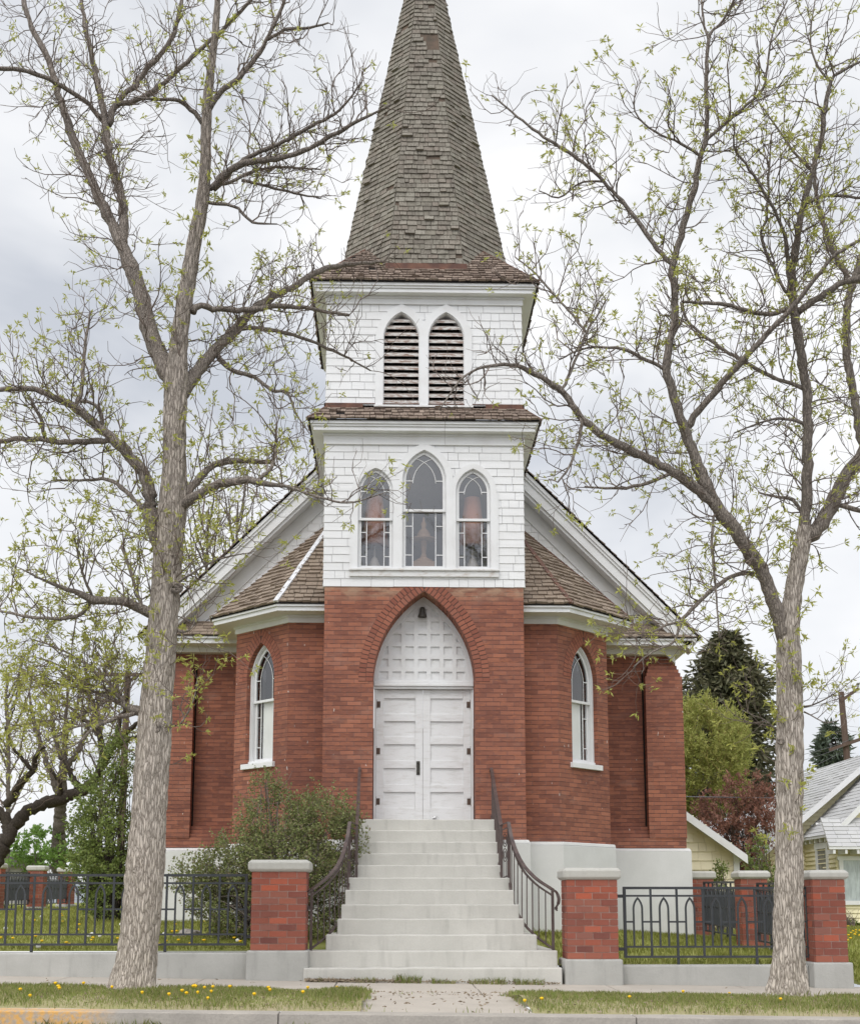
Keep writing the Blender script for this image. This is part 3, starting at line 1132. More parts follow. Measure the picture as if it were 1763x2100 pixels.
def skirt(ze, hh, hin, rise, name, expo=0.105):
    Yc = 1.59
    c = MB()
    bk = MB()
    e_ = [(-hh, Yc - hh), (hh, Yc - hh), (hh, Yc + hh), (-hh, Yc + hh)]
    i_ = [(-hin, Yc - hin), (hin, Yc - hin), (hin, Yc + hin), (-hin, Yc + hin)]
    for k in range(4):
        q = (k + 1) % 4
        P = [(*e_[k], ze), (*e_[q], ze), (*i_[q], ze + rise), (*i_[k], ze + rise)]
        roof_facet(c, P, expo, 0.06, 0.16, 0.026, 0.016, 0.012)
        bk.poly([(p[0], p[1], p[2] - .004) for p in P])
    bk.box(-hh + .01, hh - .01, Yc - hh + .01, Yc + hh - .01, ze - .018, ze - .005)
    o = c.build(name, M['skirt'], church)
    bk.build('underlay', M['dark'], o)
    for k in range(4):
        hp = MB()
        hp.tube([(*e_[k], ze + .012), ((e_[k][0] + i_[k][0]) / 2, (e_[k][1] + i_[k][1]) / 2, ze + rise / 2 + .012), (*i_[k], ze + rise + .012)], 0.014, 5)
        hp.build('hip_flashing', M['copper'], o)
    return o


skirt(8.632, 1.875, 1.60, 0.29, 'tower_skirt_roof')
fl = MB()
fl.ring([(-1.63, 8.90), (1.63, 8.90), (1.63, 8.99), (-1.63, 8.99)], [(-1.0, 8.91), (1.0, 8.91), (1.0, 8.98), (-1.0, 8.98)], -0.03, 0.0, True)
for s in (-1, 1):
    fl.box(min(s * 1.61, s * 1.63), max(s * 1.61, s * 1.63), -0.03, 3.2, 8.90, 8.99)
fl.build('belfry_flashing', M['copper'], church)

# belfry ------------------------------------------------------------------
LV = [(-0.378, 0.297), (0.358, 0.297)]
LB, LS, LA = 8.985, 10.12, 10.58


def holes_bel(z):
    r = []
    for uc, w in LV:
        hwid = arch_half(w, LS, LA, z, 0.02)
        if hwid > 0.003:
            r.append((uc - hwid, uc + hwid))
    return r


bw = MB()
wall_shingles(bw, -1.6, 1.6, 8.96, 10.72, 0.132, 0.12, 0.38, holes_bel)
for s in (-1, 1):
    bw.fr = ((s * 1.6, 0.0, 0), (0, 1, 0), (-s, 0, 0))
    wall_shingles(bw, 0.0, 3.18, 8.96, 10.72, 0.132, 0.12, 0.3)
bw.build('belfry_wall', M['wshingle'], church)
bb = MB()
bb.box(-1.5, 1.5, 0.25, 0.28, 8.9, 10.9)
bb.build('belfry_inside', M['dark'], church)
for uc, w in LV:
    l = MB()
    l.ring(arch_pts(w, LB - .03, LS, LA, 0.125, 14, uc), arch_pts(w, LB - .03, LS, LA, 0.0, 14, uc), -0.034 if uc < 0 else -0.037, 0.02)
    l.ring(arch_pts(w, LB - .03, LS, LA, 0.02, 14, uc), arch_pts(w, LB - .03, LS, LA, -0.012, 14, uc), 0.0, 0.2)
    lo = l.build('louvre', M['white'], church)
    nsl = 13
    for k in range(nsl):
        z = LB + 0.02 + k * 0.118
        hw_ = arch_half(w, LS, LA, z + .05, 0.012)
        if hw_ < 0.05:
            continue
        s_ = MB()
        dz = random.uniform(-.004, .004)
        # slats lean outwards at the bottom
        s_.hexa([(uc - hw_, 0.035, z + dz), (uc + hw_, 0.035, z - dz), (uc + hw_, 0.14, z + .075), (uc - hw_, 0.14, z + .075),
                 (uc - hw_, 0.03, z + .042 + dz), (uc + hw_, 0.03, z + .042 - dz), (uc + hw_, 0.14, z + .115), (uc - hw_, 0.14, z + .115)])
        s_.build('slat', M['slat'], lo)
ls = MB()
ls.box(-0.82, 0.80, -0.06, 0.03, 8.925, 8.957)
ls.build('louvre_sill', M['whiteold'], church)
cornice(11.01, 1.87, 1.6, 'belfry_cornice', 10.71)
skirt(11.012, 1.875, 1.0, 0.96, 'spire_skirt_roof', 0.10)

# spire ---------------------------------------------------------------------
AX, AY, ZA = 0.03, 1.59, 19.31
KS = 0.1905


def oct_pt(k, z):
    a = KS * (ZA - z)
    r = a / math.cos(math.pi / 8)
    t = -math.pi / 2 - math.pi / 8 + k * math.pi / 4
    return (AX + r * math.cos(t), AY + r * math.sin(t), z)


sp = MB()
ub = MB()
ZS0 = 11.30
for k in range(8):
    P = [oct_pt(k, ZS0), oct_pt(k + 1, ZS0), oct_pt(k + 1, 19.2), oct_pt(k, 19.2)]
    rough = 1.0 if k in (0, 7, 6) else 0.45
    hole = (lambda u, t: abs(u - 0.10) < 0.11 and 4.75 < t < 5.1) if k == 0 else None
    roof_facet(sp, P, 0.098, 0.07, 0.2, 0.022, 0.008 * rough, 0.016 * rough, hole)
    ub.poly([(AX + (p[0] - AX) * .997, AY + (p[1] - AY) * .997, p[2]) for p in P])
spo = sp.build('spire', M['spire'], church)
ub.build('underlay', m_plain('old_boards', (0.085, 0.07, 0.055), (0.14, 0.1, 0.075), 6, 0.95), spo)
pa = MB()                                       # the bare reddish boards where shingles are gone
zq = 16.18
yq = AY - KS * (ZA - zq) - 0.002
pa.hexa([(0.04, yq - .005, zq - .14), (0.225, yq - .005, zq - .14), (0.225, yq + .06, zq + .22), (0.04, yq + .06, zq + .22),
         (0.04, yq - .012, zq - .14), (0.225, yq - .012, zq - .14), (0.225, yq + .056, zq + .22), (0.04, yq + .056, zq + .22)])
pa.build('bare_board', m_plain('rusty_board', (0.26, 0.13, 0.08), (0.17, 0.12, 0.09), 9, 0.9), spo)
cf = MB()
a0 = oct_pt(0, 11.36)
a1_ = oct_pt(1, 11.36)
cf.box(a0[0] - .05, a1_[0] + .05, a0[1] - .06, a0[1] + .02, 11.33, 11.465)
cf.build('spire_flashing', M['copper'], church)

# bays either side of the tower -------------------------------------------------
ZE = 5.70        # roof edge of bays and nave
for s in (1, -1):
    bw_ = MB()
    bw_.poly([(s * 1.58, .57, ZB), (s * 2.18, .57, ZB), (s * 2.18, .57, 5.46), (s * 1.58, .57, 5.46)])
    bw_.poly([(s * 3.14, 1.58, ZB), (s * 3.14, 3.26, ZB), (s * 3.14, 3.26, 5.46), (s * 3.14, 1.58, 5.46)])
    Lf = math.hypot(.96, 1.01)
    U = (s * .96 / Lf, 1.01 / Lf, 0)
    D = (-s * 1.01 / Lf, .96 / Lf, 0)
    fr = ((s * 2.18, .57, 0), U, D)
    bw_.fr = fr
    uc, w, zb, zs, za = 0.72, 0.36, 3.22, 4.62, 5.22
    o_ = arch_pts(w, zb, zs, za, 0, 14, uc)
    hh = len(o_) // 2
    bw_.poly([(0, 0, ZB), (uc, 0, ZB), (uc, 0, zb)] + [(u, 0, z) for u, z in o_[:hh + 1]] + [(uc, 0, 5.46), (0, 0, 5.46)])
    bw_.poly([(Lf, 0, 5.46), (uc, 0, 5.46)] + [(u, 0, z) for u, z in o_[hh:]] + [(uc, 0, zb), (uc, 0, ZB), (Lf, 0, ZB)])
    bw_.sheet(o_, 0, 0.30)
    bwo = bw_.build('bay_wall', M['brick'], church, uv=True)
    va = MB(fr)
    for ro, ri in ((0.108, 0.004), (0.215, 0.113)):
        Rr = goth(w, za - zs)
        c = Rr - w
        a1 = math.acos(c / (Rr + (ro + ri) / 2))
        n = int((Rr + ro) * a1 / 0.072)
        for sg in (-1, 1):
            for i in range(n):
                b0, b1 = a1 * i / n + .008, a1 * (i + 1) / n - .008
                q = [(uc + sg * max(-c + rr * math.cos(aa), .002), zs + rr * math.sin(aa)) for aa, rr in ((b0, Rr + ri), (b1, Rr + ri), (b1, Rr + ro), (b0, Rr + ro))]
                va.hexa([(u, -.006, z) for u, z in q] + [(u, .03, z) for u, z in q])
    va.build('arch_brick_ring', M['arch'], church)
    vm = MB(fr)
    vm.ring(arch_pts(w, zs, zs, za, .217, 14, uc), arch_pts(w, zs, zs, za, .003, 14, uc), -.0022, .02)
    vm.build('arch_mortar', M['darkmortar'], church)
    win = window(uc, 0.262, zb + .09, zs - .01, za - .115, 4.27, fr, church, 0.094, 0.075, 0.125, (-0.27, 0.15), 'glassd')
    win.name = 'bay_window'
    sl_ = MB(fr)
    sl_.box(uc - .42, uc + .42, -.055, .13, zb - .085, zb + .0)
    sl_.box(uc - .355, uc + .355, .05, .3, zb, zb + .05)
    sl_.build('bay_window_sill', M['white'], church, bevel=0.005)
    # dark room behind
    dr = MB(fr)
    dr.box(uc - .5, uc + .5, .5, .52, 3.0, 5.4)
    dr.build('bay_room', M['dark'], church)
    # cornice and frieze
    bc = MB()

    def offs(d):
        t = math.tan(math.pi / 8) * d
        return [(s * 1.585, .57 - d), (s * (2.18 + t * 1.02), .57 - d), (s * (3.14 + d), 1.58 - t), (s * (3.14 + d), 3.05), (s * 1.585, 3.05)]
    bc.vprism(offs(.405), ZE - .055, ZE - .008)
    bc.vprism(offs(.375), ZE - .125, ZE - .055)
    bc.vprism(offs(.03), 5.455, ZE - .12)
    bc.vprism(offs(.055), 5.54, ZE - .123)
    bc.build('bay_cornice', M['white'], church, bevel=0.004)
    # roof
    k_ = .976
    e0 = offs(.43)
    apx = (s * 1.483, 2.27, ZE + k_ * 2.12)
    ridge_back = (s * 1.483, 3.05, ZE + k_ * 2.12)
    rf = MB()
    un = MB()
    H1b = (s * 1.60, e0[1][1] + (e0[1][0] * s - 1.60) / .414, 0)
    z1b = ZE + k_ * (H1b[1] - e0[1][1])
    facets = [
        [(*e0[0], ZE), (*e0[1], ZE), (H1b[0], H1b[1], z1b), (s * 1.585, H1b[1], z1b)],
        [(*e0[1], ZE), (*e0[2], ZE), apx],
        [(*e0[2], ZE), (s * 3.57, 3.04, ZE), ridge_back, apx]]
    for P in facets:
        roof_facet(rf, P, 0.125, 0.08, 0.2, 0.03, 0.016, 0.0)
        un.poly([(p[0], p[1], p[2] - .004) for p in P])
    un.vprism([(x_, y_) for x_, y_ in offs(.42)], ZE - .02, ZE - .006)
    ro_ = rf.build('bay_roof', M['tan'], church)
    un.build('underlay', M['dark'], ro_)
    for p in (e0[1], e0[2]):
        hf = MB()
        A = np.array([p[0], p[1], ZE + .015])
        B = np.array([apx[0], apx[1], apx[2] + .02])
        w_ = 0.034 if s > 0 else 0.042
        nn = 2 if s > 0 else 14
        pts = [A + (B - A) * q / nn for q in range(nn + 1)]
        if s > 0:
            hf.bar(pts[0], pts[-1], 0.075, 0.03)
        else:
            for q in range(nn):            # crinkled tin
                off = np.array([random.uniform(-.006, .006), random.uniform(-.006, .006), random.uniform(-.004, .006)])
                hf.bar(pts[q] + off, pts[q + 1] + off * .5, 0.085, 0.03 + random.uniform(0, .012))
        hf.build('hip_flashing', M['copper'] if s > 0 else M['silver'], ro_)

# nave -----------------------------------------------------------------------------
YN = 3.07
nv = MB()
for s in (1, -1):
    nv.poly([(s * 3.0, YN + .16, ZB), (s * 4.66, YN + .16, ZB), (s * 4.66, YN + .16, 5.46), (s * 3.0, YN + .16, 5.46)])
    nv.poly([(s * 4.66, YN + .16, ZB), (s * 4.66, 13.9, ZB), (s * 4.66, 13.9, 5.46), (s * 4.66, YN + .16, 5.46)])
    # brick plinth with a battered top
    nv.box(min(s * 3.1, s * 4.70), max(s * 3.1, s * 4.70), 2.945, YN + .3, ZB, 2.10)
    for i in range(3):
        nv.box(min(s * 3.1, s * 4.05), max(s * 3.1, s * 4.05), 2.98 + .06 * i, YN + .3, 2.10 + i * .07, 2.17 + i * .07)
nv.poly([(-4.66, 13.9, ZB), (4.66, 13.9, ZB), (4.66, 13.9, 5.46), (-4.66, 13.9, 5.46)])
nv.build('nave_wall', M['brick'], church, uv=True)
for s in (1, -1):
    b_ = MB()
    b_.box(min(s * 4.045, s * 4.712), max(s * 4.045, s * 4.712), 2.93, 3.6, 2.095, 5.0)
    b_.box(min(s * 4.075, s * 4.69), max(s * 4.075, s * 4.69), 2.96, 3.6, 5.0, 5.07)
    b_.box(min(s * 4.10, s * 4.665), max(s * 4.10, s * 4.665), 2.99, 3.6, 5.07, 5.14)
    b_.box(min(s * 4.12, s * 4.64), max(s * 4.12, s * 4.64), 3.02, 3.6, 5.14, 5.21)
    b_.build('buttress', M['brick'], church, uv=True)
    dj = MB()  # solid near-black strip along the inner side of each buttress
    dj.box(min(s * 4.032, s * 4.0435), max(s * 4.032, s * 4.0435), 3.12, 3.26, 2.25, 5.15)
    dj.build('buttress_strip', M['dark'], church)
    # return eave: cornice and little pent roof
    c = MB()
    xa, xb = 3.1, 4.93
    c.box(min(s * xa, s * (xb - .02)), max(s * xa, s * (xb - .02)), 2.62, 14.2, ZE - .10, ZE - .05)
    c.box(min(s * xa, s * (xb - .06)), max(s * xa, s * (xb - .06)), 2.655, 14.2, ZE - .185, ZE - .10)
    c.box(min(s * xa, s * 4.70), max(s * xa, s * 4.70), 3.02, 14.2, 5.42, ZE - .18)
    c.box(min(s * xa, s * 4.72), max(s * xa, s * 4.72), 3.0, 14.2, 5.50, ZE - .183)
    c.build('nave_cornice', M['white'], church, bevel=0.004)
    rr = MB()
    P = [(s * 3.1, 2.59, ZE - .045), (s * 4.95, 2.59, ZE - .045), (s * 4.58, 2.98, ZE + .28), (s * 3.1, 2.98, ZE + .28)]
    roof_facet(rr, P, 0.11, 0.1, 0.24, 0.016, 0.005)
    ro_ = rr.build('return_roof', M['tan'], church)
    un = MB()
    un.poly([(p[0], p[1], p[2] - .004) for p in P])
    un.box(min(s * 3.1, s * 4.94), max(s * 3.1, s * 4.94), 2.60, 3.0, ZE - .06, ZE - .05)
    un.build('underlay', M['dark'], ro_)

gs = MB(((0, YN, 0), (1, 0, 0), (0, 1, 0)))
wall_shingles(gs, -4.4, 4.4, ZE + .2, 9.5, 0.14, 0.16, 0.36, None, lambda z: (-(9.98 - z) / 1.007, (9.98 - z) / 1.007))
gs.build('gable_wall', M['gshingle'], church)
SL = 1.007
for s in (1, -1):
    rk = MB()
    # raking boards, each stepping back: (drop from the roof line, thickness, front, back)
    n_ = math.hypot(1, SL)
    zt0 = ZE - .03

    def slab(d0, d1, y0, y1, xe=4.93, xi=0.0):
        """board between two lines parallel to the roof slope"""
        pts = []
        for d, xx in ((d0, xe), (d0, xi), (d1, xi), (d1, xe)):
            pts.append((s * xx, zt0 + (4.95 - xx) * SL - d * n_))
        rk.prism(pts, y0, y1)
    slab(.012, .07, 2.60, 3.0)
    slab(.07, .115, 2.625, 3.0, 4.92)
    slab(.115, .26, 2.655, 3.0, 4.85)
    slab(.255, .31, 2.70, 3.0, 4.75)
    slab(.30, .53, 3.028, 3.1, 4.62)
    rk.build('rake_board', M['white'], church, bevel=0.003)
    nr = MB()
    P = [(s * 5.0, 2.56, ZE - .06), (s * 5.0, 14.3, ZE - .06), (0, 14.3, ZE - .06 + 5.0 * SL), (0, 2.56, ZE - .06 + 5.0 * SL)]
    if s < 0:
        P = [P[1], P[0], P[3], P[2]]
    roof_facet(nr, P, 0.15, 0.14, 0.3, 0.018, 0.005)
    ro_ = nr.build('nave_roof', M['skirt'], church)
    un = MB()
    un.add([(s * 5.0, 2.565, ZE - .068), (s * 5.0, 14.3, ZE - .068), (0, 14.3, ZE - .068 + 5.0 * SL), (0, 2.565, ZE - .068 + 5.0 * SL),
            (s * 5.0, 2.565, ZE - .061), (s * 5.0, 14.3, ZE - .061), (0, 14.3, ZE - .061 + 5.0 * SL), (0, 2.565, ZE - .061 + 5.0 * SL)],
           [(0, 1, 2, 3), (4, 5, 6, 7), (0, 1, 5, 4), (1, 2, 6, 5), (2, 3, 7, 6), (3, 0, 4, 7)])
    un.build('underlay', M['dark'], ro_)

# things standing on the floor of the tower room, seen through the panes -------------------
for x_, lab in ((-0.80, 'pink shaded table lamp behind the left tower window'), (0.80, 'pink shaded table lamp behind the right tower window')):
    t_ = thing('table_lamp', (x_, 0.42, 6.13), lab, 'lamp', 'table lamps in the tower windows')
    a = MB()
    a.lathe([(0.10, 0.0), (0.11, 0.02), (0.05, 0.05), (0.09, 0.14), (0.10, 0.24), (0.05, 0.36), (0.018, 0.40), (0.016, 0.58), (0.0, 0.6)], (x_, 0.42, 6.13), 16)
    a.build('lamp_base', M['ceramic'], t_, smooth=True)
    a = MB()
    a.lathe([(0.225, 0.58), (0.125, 1.40), (0.122, 1.40), (0.222, 0.58)], (x_, 0.42, 6.13), 24)
    a.build('lamp_shade', M['shade'], t_, smooth=True)
t_ = thing('pedestal_stand', (0.0, 0.40, 6.13), 'pale pedestal stand with a finial behind the middle tower window', 'stand')
a = MB()
a.box(-.17, .17, .25, .55, 6.13, 6.42)
a.lathe([(0.15, 0.29), (0.15, 0.33), (0.06, 0.38), (0.035, 0.45), (0.05, 0.60), (0.055, 0.66), (0.03, 0.68)], (0, .40, 6.13), 16)
a.build('pedestal', M['wood'], t_)
a = MB()
a.lathe([(0.205, 0.68), (0.21, 0.70), (0.10, 0.72), (0.11, 0.78), (0.07, 0.84), (0.03, 0.88), (0.045, 0.95), (0.02, 1.0), (0.012, 1.06), (0.0, 1.07)], (0, .40, 6.13), 18)
a.build('finial', M['wood'], t_, smooth=True)

# ================================================================== STEPS AND RAILINGS
ZST = [0.022, 0.186, 0.381, 0.570, 0.765, 0.947, 1.140, 1.306, 1.484, 1.659, 1.837, 2.018, 2.195]
WST = [0, 1.57, 1.555, 1.335, 1.205, 1.168, 1.13, 1.10, 1.03, 1.028, 1.026, 1.024, 1.022]
steps = thing('concrete_steps', (0, -2.2, 0), 'pale concrete steps flaring outward below the white double doors', 'steps')
for k in range(1, 13):
    y0 = -4.17 + 0.31 * (k - 1)
    z0 = ZST[k - 1] - .012 if k > 1 else -0.15
    m_ = MB()
    zt = ZST[k]
    hw_ = WST[k]
    n_ = 14
    # slightly uneven nosing
    for (i,) in [(0,)]:
        vs, fs = [], []
        for j in range(n_ + 1):
            u = -hw_ + 2 * hw_ * j / n_ + 0.02
            w1 = random.uniform(-.004, .004) * (2.2 if k == 1 else 1)
            w2 = random.uniform(-.003, .003) * (2.2 if k == 1 else 1)
            vs += [(u, y0 + w1, z0), (u, y0 + w1, zt + w2), (u, 0.0 if k < 12 else 0.44, zt + .004), (u, 0.0 if k < 12 else 0.44, z0)]
        for j in range(n_):
            a, b = j * 4, j * 4 + 4
            fs += [(a, b, b + 1, a + 1), (a + 1, b + 1, b + 2, a + 2), (a + 2, b + 2, b + 3, a + 3), (a + 3, b + 3, b, a)]
        fs += [(0, 1, 2, 3), tuple(n_ * 4 + q for q in (3, 2, 1, 0))]
        m_.add(vs, fs)
    if k == 12:
        m_.v = [(min(max(x_, -hw_), hw_ + .02) if y_ < -.02 else max(-.79, min(.79, x_)), y_, z_) for x_, y_, z_ in m_.v]
    m_.build('step', M['step'], steps, bevel=0.014)
lf = MB()
lf.box(-1.02, 1.04, -0.4, -0.004, 1.9, 2.19)
lf.build('landing', M['step'], steps)


def cr(pts, n=6):
    """catmull-rom resample"""
    P = np.asarray(pts, float)
    if len(P) < 3:
        return P
    Q = np.vstack([2 * P[0] - P[1], P, 2 * P[-1] - P[-2]])
    out = []
    for i in range(1, len(Q) - 2):
        for j in range(n):
            t = j / n
            a, b, c, d = Q[i - 1], Q[i], Q[i + 1], Q[i + 2]
            out.append(0.5 * ((2 * b) + (-a + c) * t + (2 * a - 5 * b + 4 * c - d) * t * t + (-a + 3 * b - 3 * c + d) * t ** 3))
    out.append(P[-1])
    return np.array(out)


for s, lab in ((-1, 'brown iron stair railing with curved foot beside the leafy lilac bush'), (1, 'brown iron stair railing with curved foot in front of the white foundation')):
    rl = thing('stair_railing', (s * 1.15, -2.0, 1.0), lab, 'railing', 'railings of the church steps')
    hr = MB()
    top = [(s * 1.045, -.02, 3.035), (s * 1.02, -2.2, 2.02)]
    hr.bar(top[0], top[1], .045, .022)
    fl_t = cr([(s * 1.115, -2.25, 2.065), (s * 1.150, -2.5, 1.785), (s * 1.225, -2.98, 1.492), (s * 1.36, -3.38, 1.285), (s * 1.535, -3.75, 1.133)], 6)
    for a, b in zip(fl_t[:-1], fl_t[1:]):
        hr.bar(a, b + (b - a) * .06, .048, .022)
    sc = cr([(s * 1.535, -3.75, 1.133), (s * 1.578, -3.79, 1.10), (s * 1.605, -3.81, 1.03), (s * 1.60, -3.81, .965), (s * 1.575, -3.80, .915), (s * 1.572, -3.80, .885), (s * 1.588, -3.80, .872)], 5)
    for a, b in zip(sc[:-1], sc[1:]):
        hr.bar(a, b + (b - a) * .1, .04, .018)
    hr.tube([(s * 1.045, -.02, 3.02), (s * 1.03, 0.0, 2.99)], .02, 6)
    hr.build('handrail', M['rail'], rl)
    lo_ = MB()
    def upper(y, z0, z1):
        t = (y + .02) / (-2.18)
        return z0 + (z1 - z0) * t
    lo_.bar((s * 1.04, -.02, 2.965), (s * 1.018, -2.2, 1.95), .03, .014)
    lo_.bar((s * 1.04, -.02, 2.30), (s * 1.018, -2.2, 1.29), .03, .014)
    for a, b in zip(fl_t[:-1], fl_t[1:]):
        lo_.bar(a - np.array([0, 0, .075]), b - np.array([0, 0, .075]) + (b - a) * .06, .03, .013)
    fl_b = cr([(s * 1.115, -2.25, 1.30), (s * 1.143, -2.5, .995), (s * 1.218, -2.98, .735), (s * 1.355, -3.38, .55), (s * 1.53, -3.75, .405)], 6)
    for a, b in zip(fl_b[:-1], fl_b[1:]):
        lo_.bar(a, b + (b - a) * .06, .035, .014)
    # cross panel between the two runs
    for z in (2.03, 1.955, 1.30):
        lo_.bar((s * 1.018, -2.2, z), (s * 1.115, -2.25, z + .04), .022, .014)
    lo_.build('lower_rail', M['rail'], rl)
    for x_, y_, z0, z1 in ((1.535, -3.75, .19, 1.12), (1.018, -2.2, 1.14, 2.02), (1.115, -2.25, 1.14, 2.06)):
        p_ = MB()
        p_.bar((s * x_, y_, z0), (s * x_, y_, z1), .034)
        p_.build('post', M['rail'], rl)
    n_ = 14
    for i in range(1, n_):
        t = i / n_
        y_ = -.02 - 2.18 * t
        x_ = s * (1.04 - .022 * t)
        p_ = MB()
        p_.bar((x_, y_, 2.30 - 1.01 * t), (x_, y_, 2.965 - 1.015 * t), .014)
        p_.build('baluster', M['rail'], rl)
    cum = np.linspace(0, len(fl_t) - 1, 11)
    for q in cum[1:-1]:
        i = int(q)
        f_ = q - i
        a = fl_t[i] * (1 - f_) + fl_t[min(i + 1, len(fl_t) - 1)] * f_
        b = fl_b[i] * (1 - f_) + fl_b[min(i + 1, len(fl_b) - 1)] * f_
        p_ = MB()
        p_.bar((b[0], a[1], b[2]), (a[0], a[1], a[2] - .07), .014)
        p_.build('baluster', M['rail'], rl)
    orn = MB()
    for cz in (1.82, 1.62):
        th = np.linspace(0, 2 * math.pi, 13)
        orn.tube([(s * (1.066 + .028 * math.cos(q)), -2.225, cz + .09 * math.sin(q)) for q in th], .007, 4)
        orn.tube([(s * (1.066 + .012 * math.cos(q)), -2.225, cz + .05 * math.sin(q)) for q in th], .006, 4)
    for dx in (-.02, .01, .03):
        orn.bar((s * (1.066 + dx), -2.225, 1.31), (s * (1.066 + dx), -2.225, 1.54), .008)
    orn.build('ornament', M['rail'], rl)
    if s < 0:
        rl.location.x += .045


# ================================================================== PILLARS, LOW WALLS, FENCES
def pillar(loc, w, d, zb, zc, h_base0, label, courses=12, cap_h=.105, bl_=.215):
    """brick pillar: base h_base0..zb, brick zb..zc, cap above; loc = centre x,y"""
    x, y = loc
    t = thing('brick_pillar', (x, y, h_base0), label, 'pillar', 'brick fence pillars')
    b = MB()
    b.box(x - w / 2 - .045, x + w / 2 + .045, y - d / 2 - .045, y + d / 2 + .045, h_base0 - .1, zb)
    b.build('base', M['conc'], t, bevel=.02)
    m_ = MB()
    m_.box(x - w / 2 + .006, x + w / 2 - .006, y - d / 2 + .006, y + d / 2 - .006, zb - .02, zc)
    so_ = m_.build('shaft', M['mortar'], t)
    k_ = MB()
    ch = (zc - zb) / courses
    g = .0095
    for c in range(courses):
        z0, z1 = zb + c * ch + g / 2, zb + (c + 1) * ch - g / 2
        n = max(1, round(w / bl_))
        L = w / n
        for fy, dy in ((y - d / 2, 1), (y + d / 2, -1)):
            u = x - w / 2
            cuts = [0] + ([L * (i + 1) for i in range(n - 1)] if c % 2 == 0 else [L * (i + .5) for i in range(n)]) + [w]
            for a, b_ in zip(cuts[:-1], cuts[1:]):
                j = random.uniform(0, .003)
                k_.box(u + a + g / 2 * (a > 0), u + b_ - g / 2 * (b_ < w), min(fy - dy * j, fy + dy * .09), max(fy - dy * j, fy + dy * .09), z0, z1)
        n = max(1, round((d - .18) / bl_))
        L = (d - .18) / n
        for fx, dx in ((x - w / 2, 1), (x + w / 2, -1)):
            v = y - d / 2 + .09 + g
            for i in range(n):
                j = random.uniform(0, .003)
                k_.box(min(fx - dx * j, fx + dx * .09), max(fx - dx * j, fx + dx * .09), v + L * i + g / 2, v + L * (i + 1) - g * 1.5, z0, z1)
    k_.build('bricks', M['pbrick'], so_)
    c_ = MB()
    a, e_ = w / 2 + .045, d / 2 + .045
    lay = [(a - .03, e_ - .03, zc), (a, e_, zc + .03), (a, e_, zc + cap_h - .01), (a - .035, e_ - .035, zc + cap_h + .025)]
    vs = []
    for p, q, z in lay:
        vs += [(x - p, y - q, z), (x + p, y - q, z), (x + p, y + q, z), (x - p, y + q, z)]
    fs = [(3, 2, 1, 0), (12, 13, 14, 15)]
    for i in range(3):
        fs += [(i * 4 + j, i * 4 + (j + 1) % 4, i * 4 + 4 + (j + 1) % 4, i * 4 + 4 + j) for j in range(4)]
    c_.add(vs, fs)
    c_.build('cap', M['cap'], t, bevel=.008)
    return t


pillar((-1.872, -3.82), .665, .56, .394, 1.345, .03, 'wide brick gate pillar left of the steps in front of the lilac bush', 12, .12)
pillar((1.985, -3.82), .625, .56, .286, 1.25, -.05, 'wide brick gate pillar right of the steps in front of the white foundation', 12, .12)
pillar((4.925, -3.92), .40, .40, .245, 1.255, -.07, 'narrow brick corner pillar right of the ash tree, in front of the cream house', 12, .09)
pillar((5.01, -.1), .40, .40, .33, 1.33, .2, 'brick side fence pillar halfway back, just left of the right ash trunk', 12, .10)
pillar((5.13, 3.9), .40, .40, .393, 1.40, .25, 'brick side fence pillar nearest the church corner and garage', 12, .12)
pillar((-10.6, 14.0), .42, .42, .83, 1.84, .6, 'brick fence pillar at the left edge of the photo beyond the lawn', 12, .12)
pillar((-10.35, 17.2), .42, .42, .88, 1.86, .65, 'brick fence pillar beyond the left lawn, middle of three', 12, .12)
pillar((-10.4, 20.8), .42, .42, .95, 1.90, .7, 'brick fence pillar beyond the left lawn, farthest of three', 12, .12)


def low_wall(p0, p1, zt, zb, th, label, sink=.1):
    """concrete kerb wall along a straight line"""
    p0, p1 = np.array(p0, float), np.array(p1, float)
    d = (p1 - p0) / np.linalg.norm(p1 - p0)
    n = np.array([-d[1], d[0]])
    m_ = MB()
    a, b = p0 - n * th / 2, p1 - n * th / 2
    c, e_ = p1 + n * th / 2, p0 + n * th / 2
    z0, z1 = (zt if isinstance(zt, tuple) else (zt, zt))
    m_.hexa([(*a, zb - sink), (*b, zb - sink), (*c, zb - sink), (*e_, zb - sink), (*a, z0), (*b, z1), (*c, z1), (*e_, z0)])
    o = m_.build('low_wall', M['conc'], bevel=.02)
    return tag(o, label, 'wall', 'concrete walls under the fences')


low_wall((-14, -3.85), (-2.25, -3.85), .365, .03, .22, 'long low concrete wall under the left front fence')
low_wall((2.345, -3.85), (4.68, -3.85), .21, -.06, .22, 'short low concrete wall under the right front fence')
low_wall((4.93, -3.68), (5.0, -.34), (.2, .24), .05, .2, 'low concrete wall running back from the right corner pillar')
low_wall((5.01, .14), (5.12, 3.66), (.30, .34), .1, .2, 'low concrete wall between the two rear side pillars')
low_wall((-10.6, 14.25), (-10.36, 16.95), (.74, .78), .55, .2, 'low concrete wall beyond the left lawn, nearer stretch')
low_wall((-10.36, 17.45), (-10.4, 20.55), (.80, .86), .6, .2, 'low concrete wall beyond the left lawn, farther stretch')


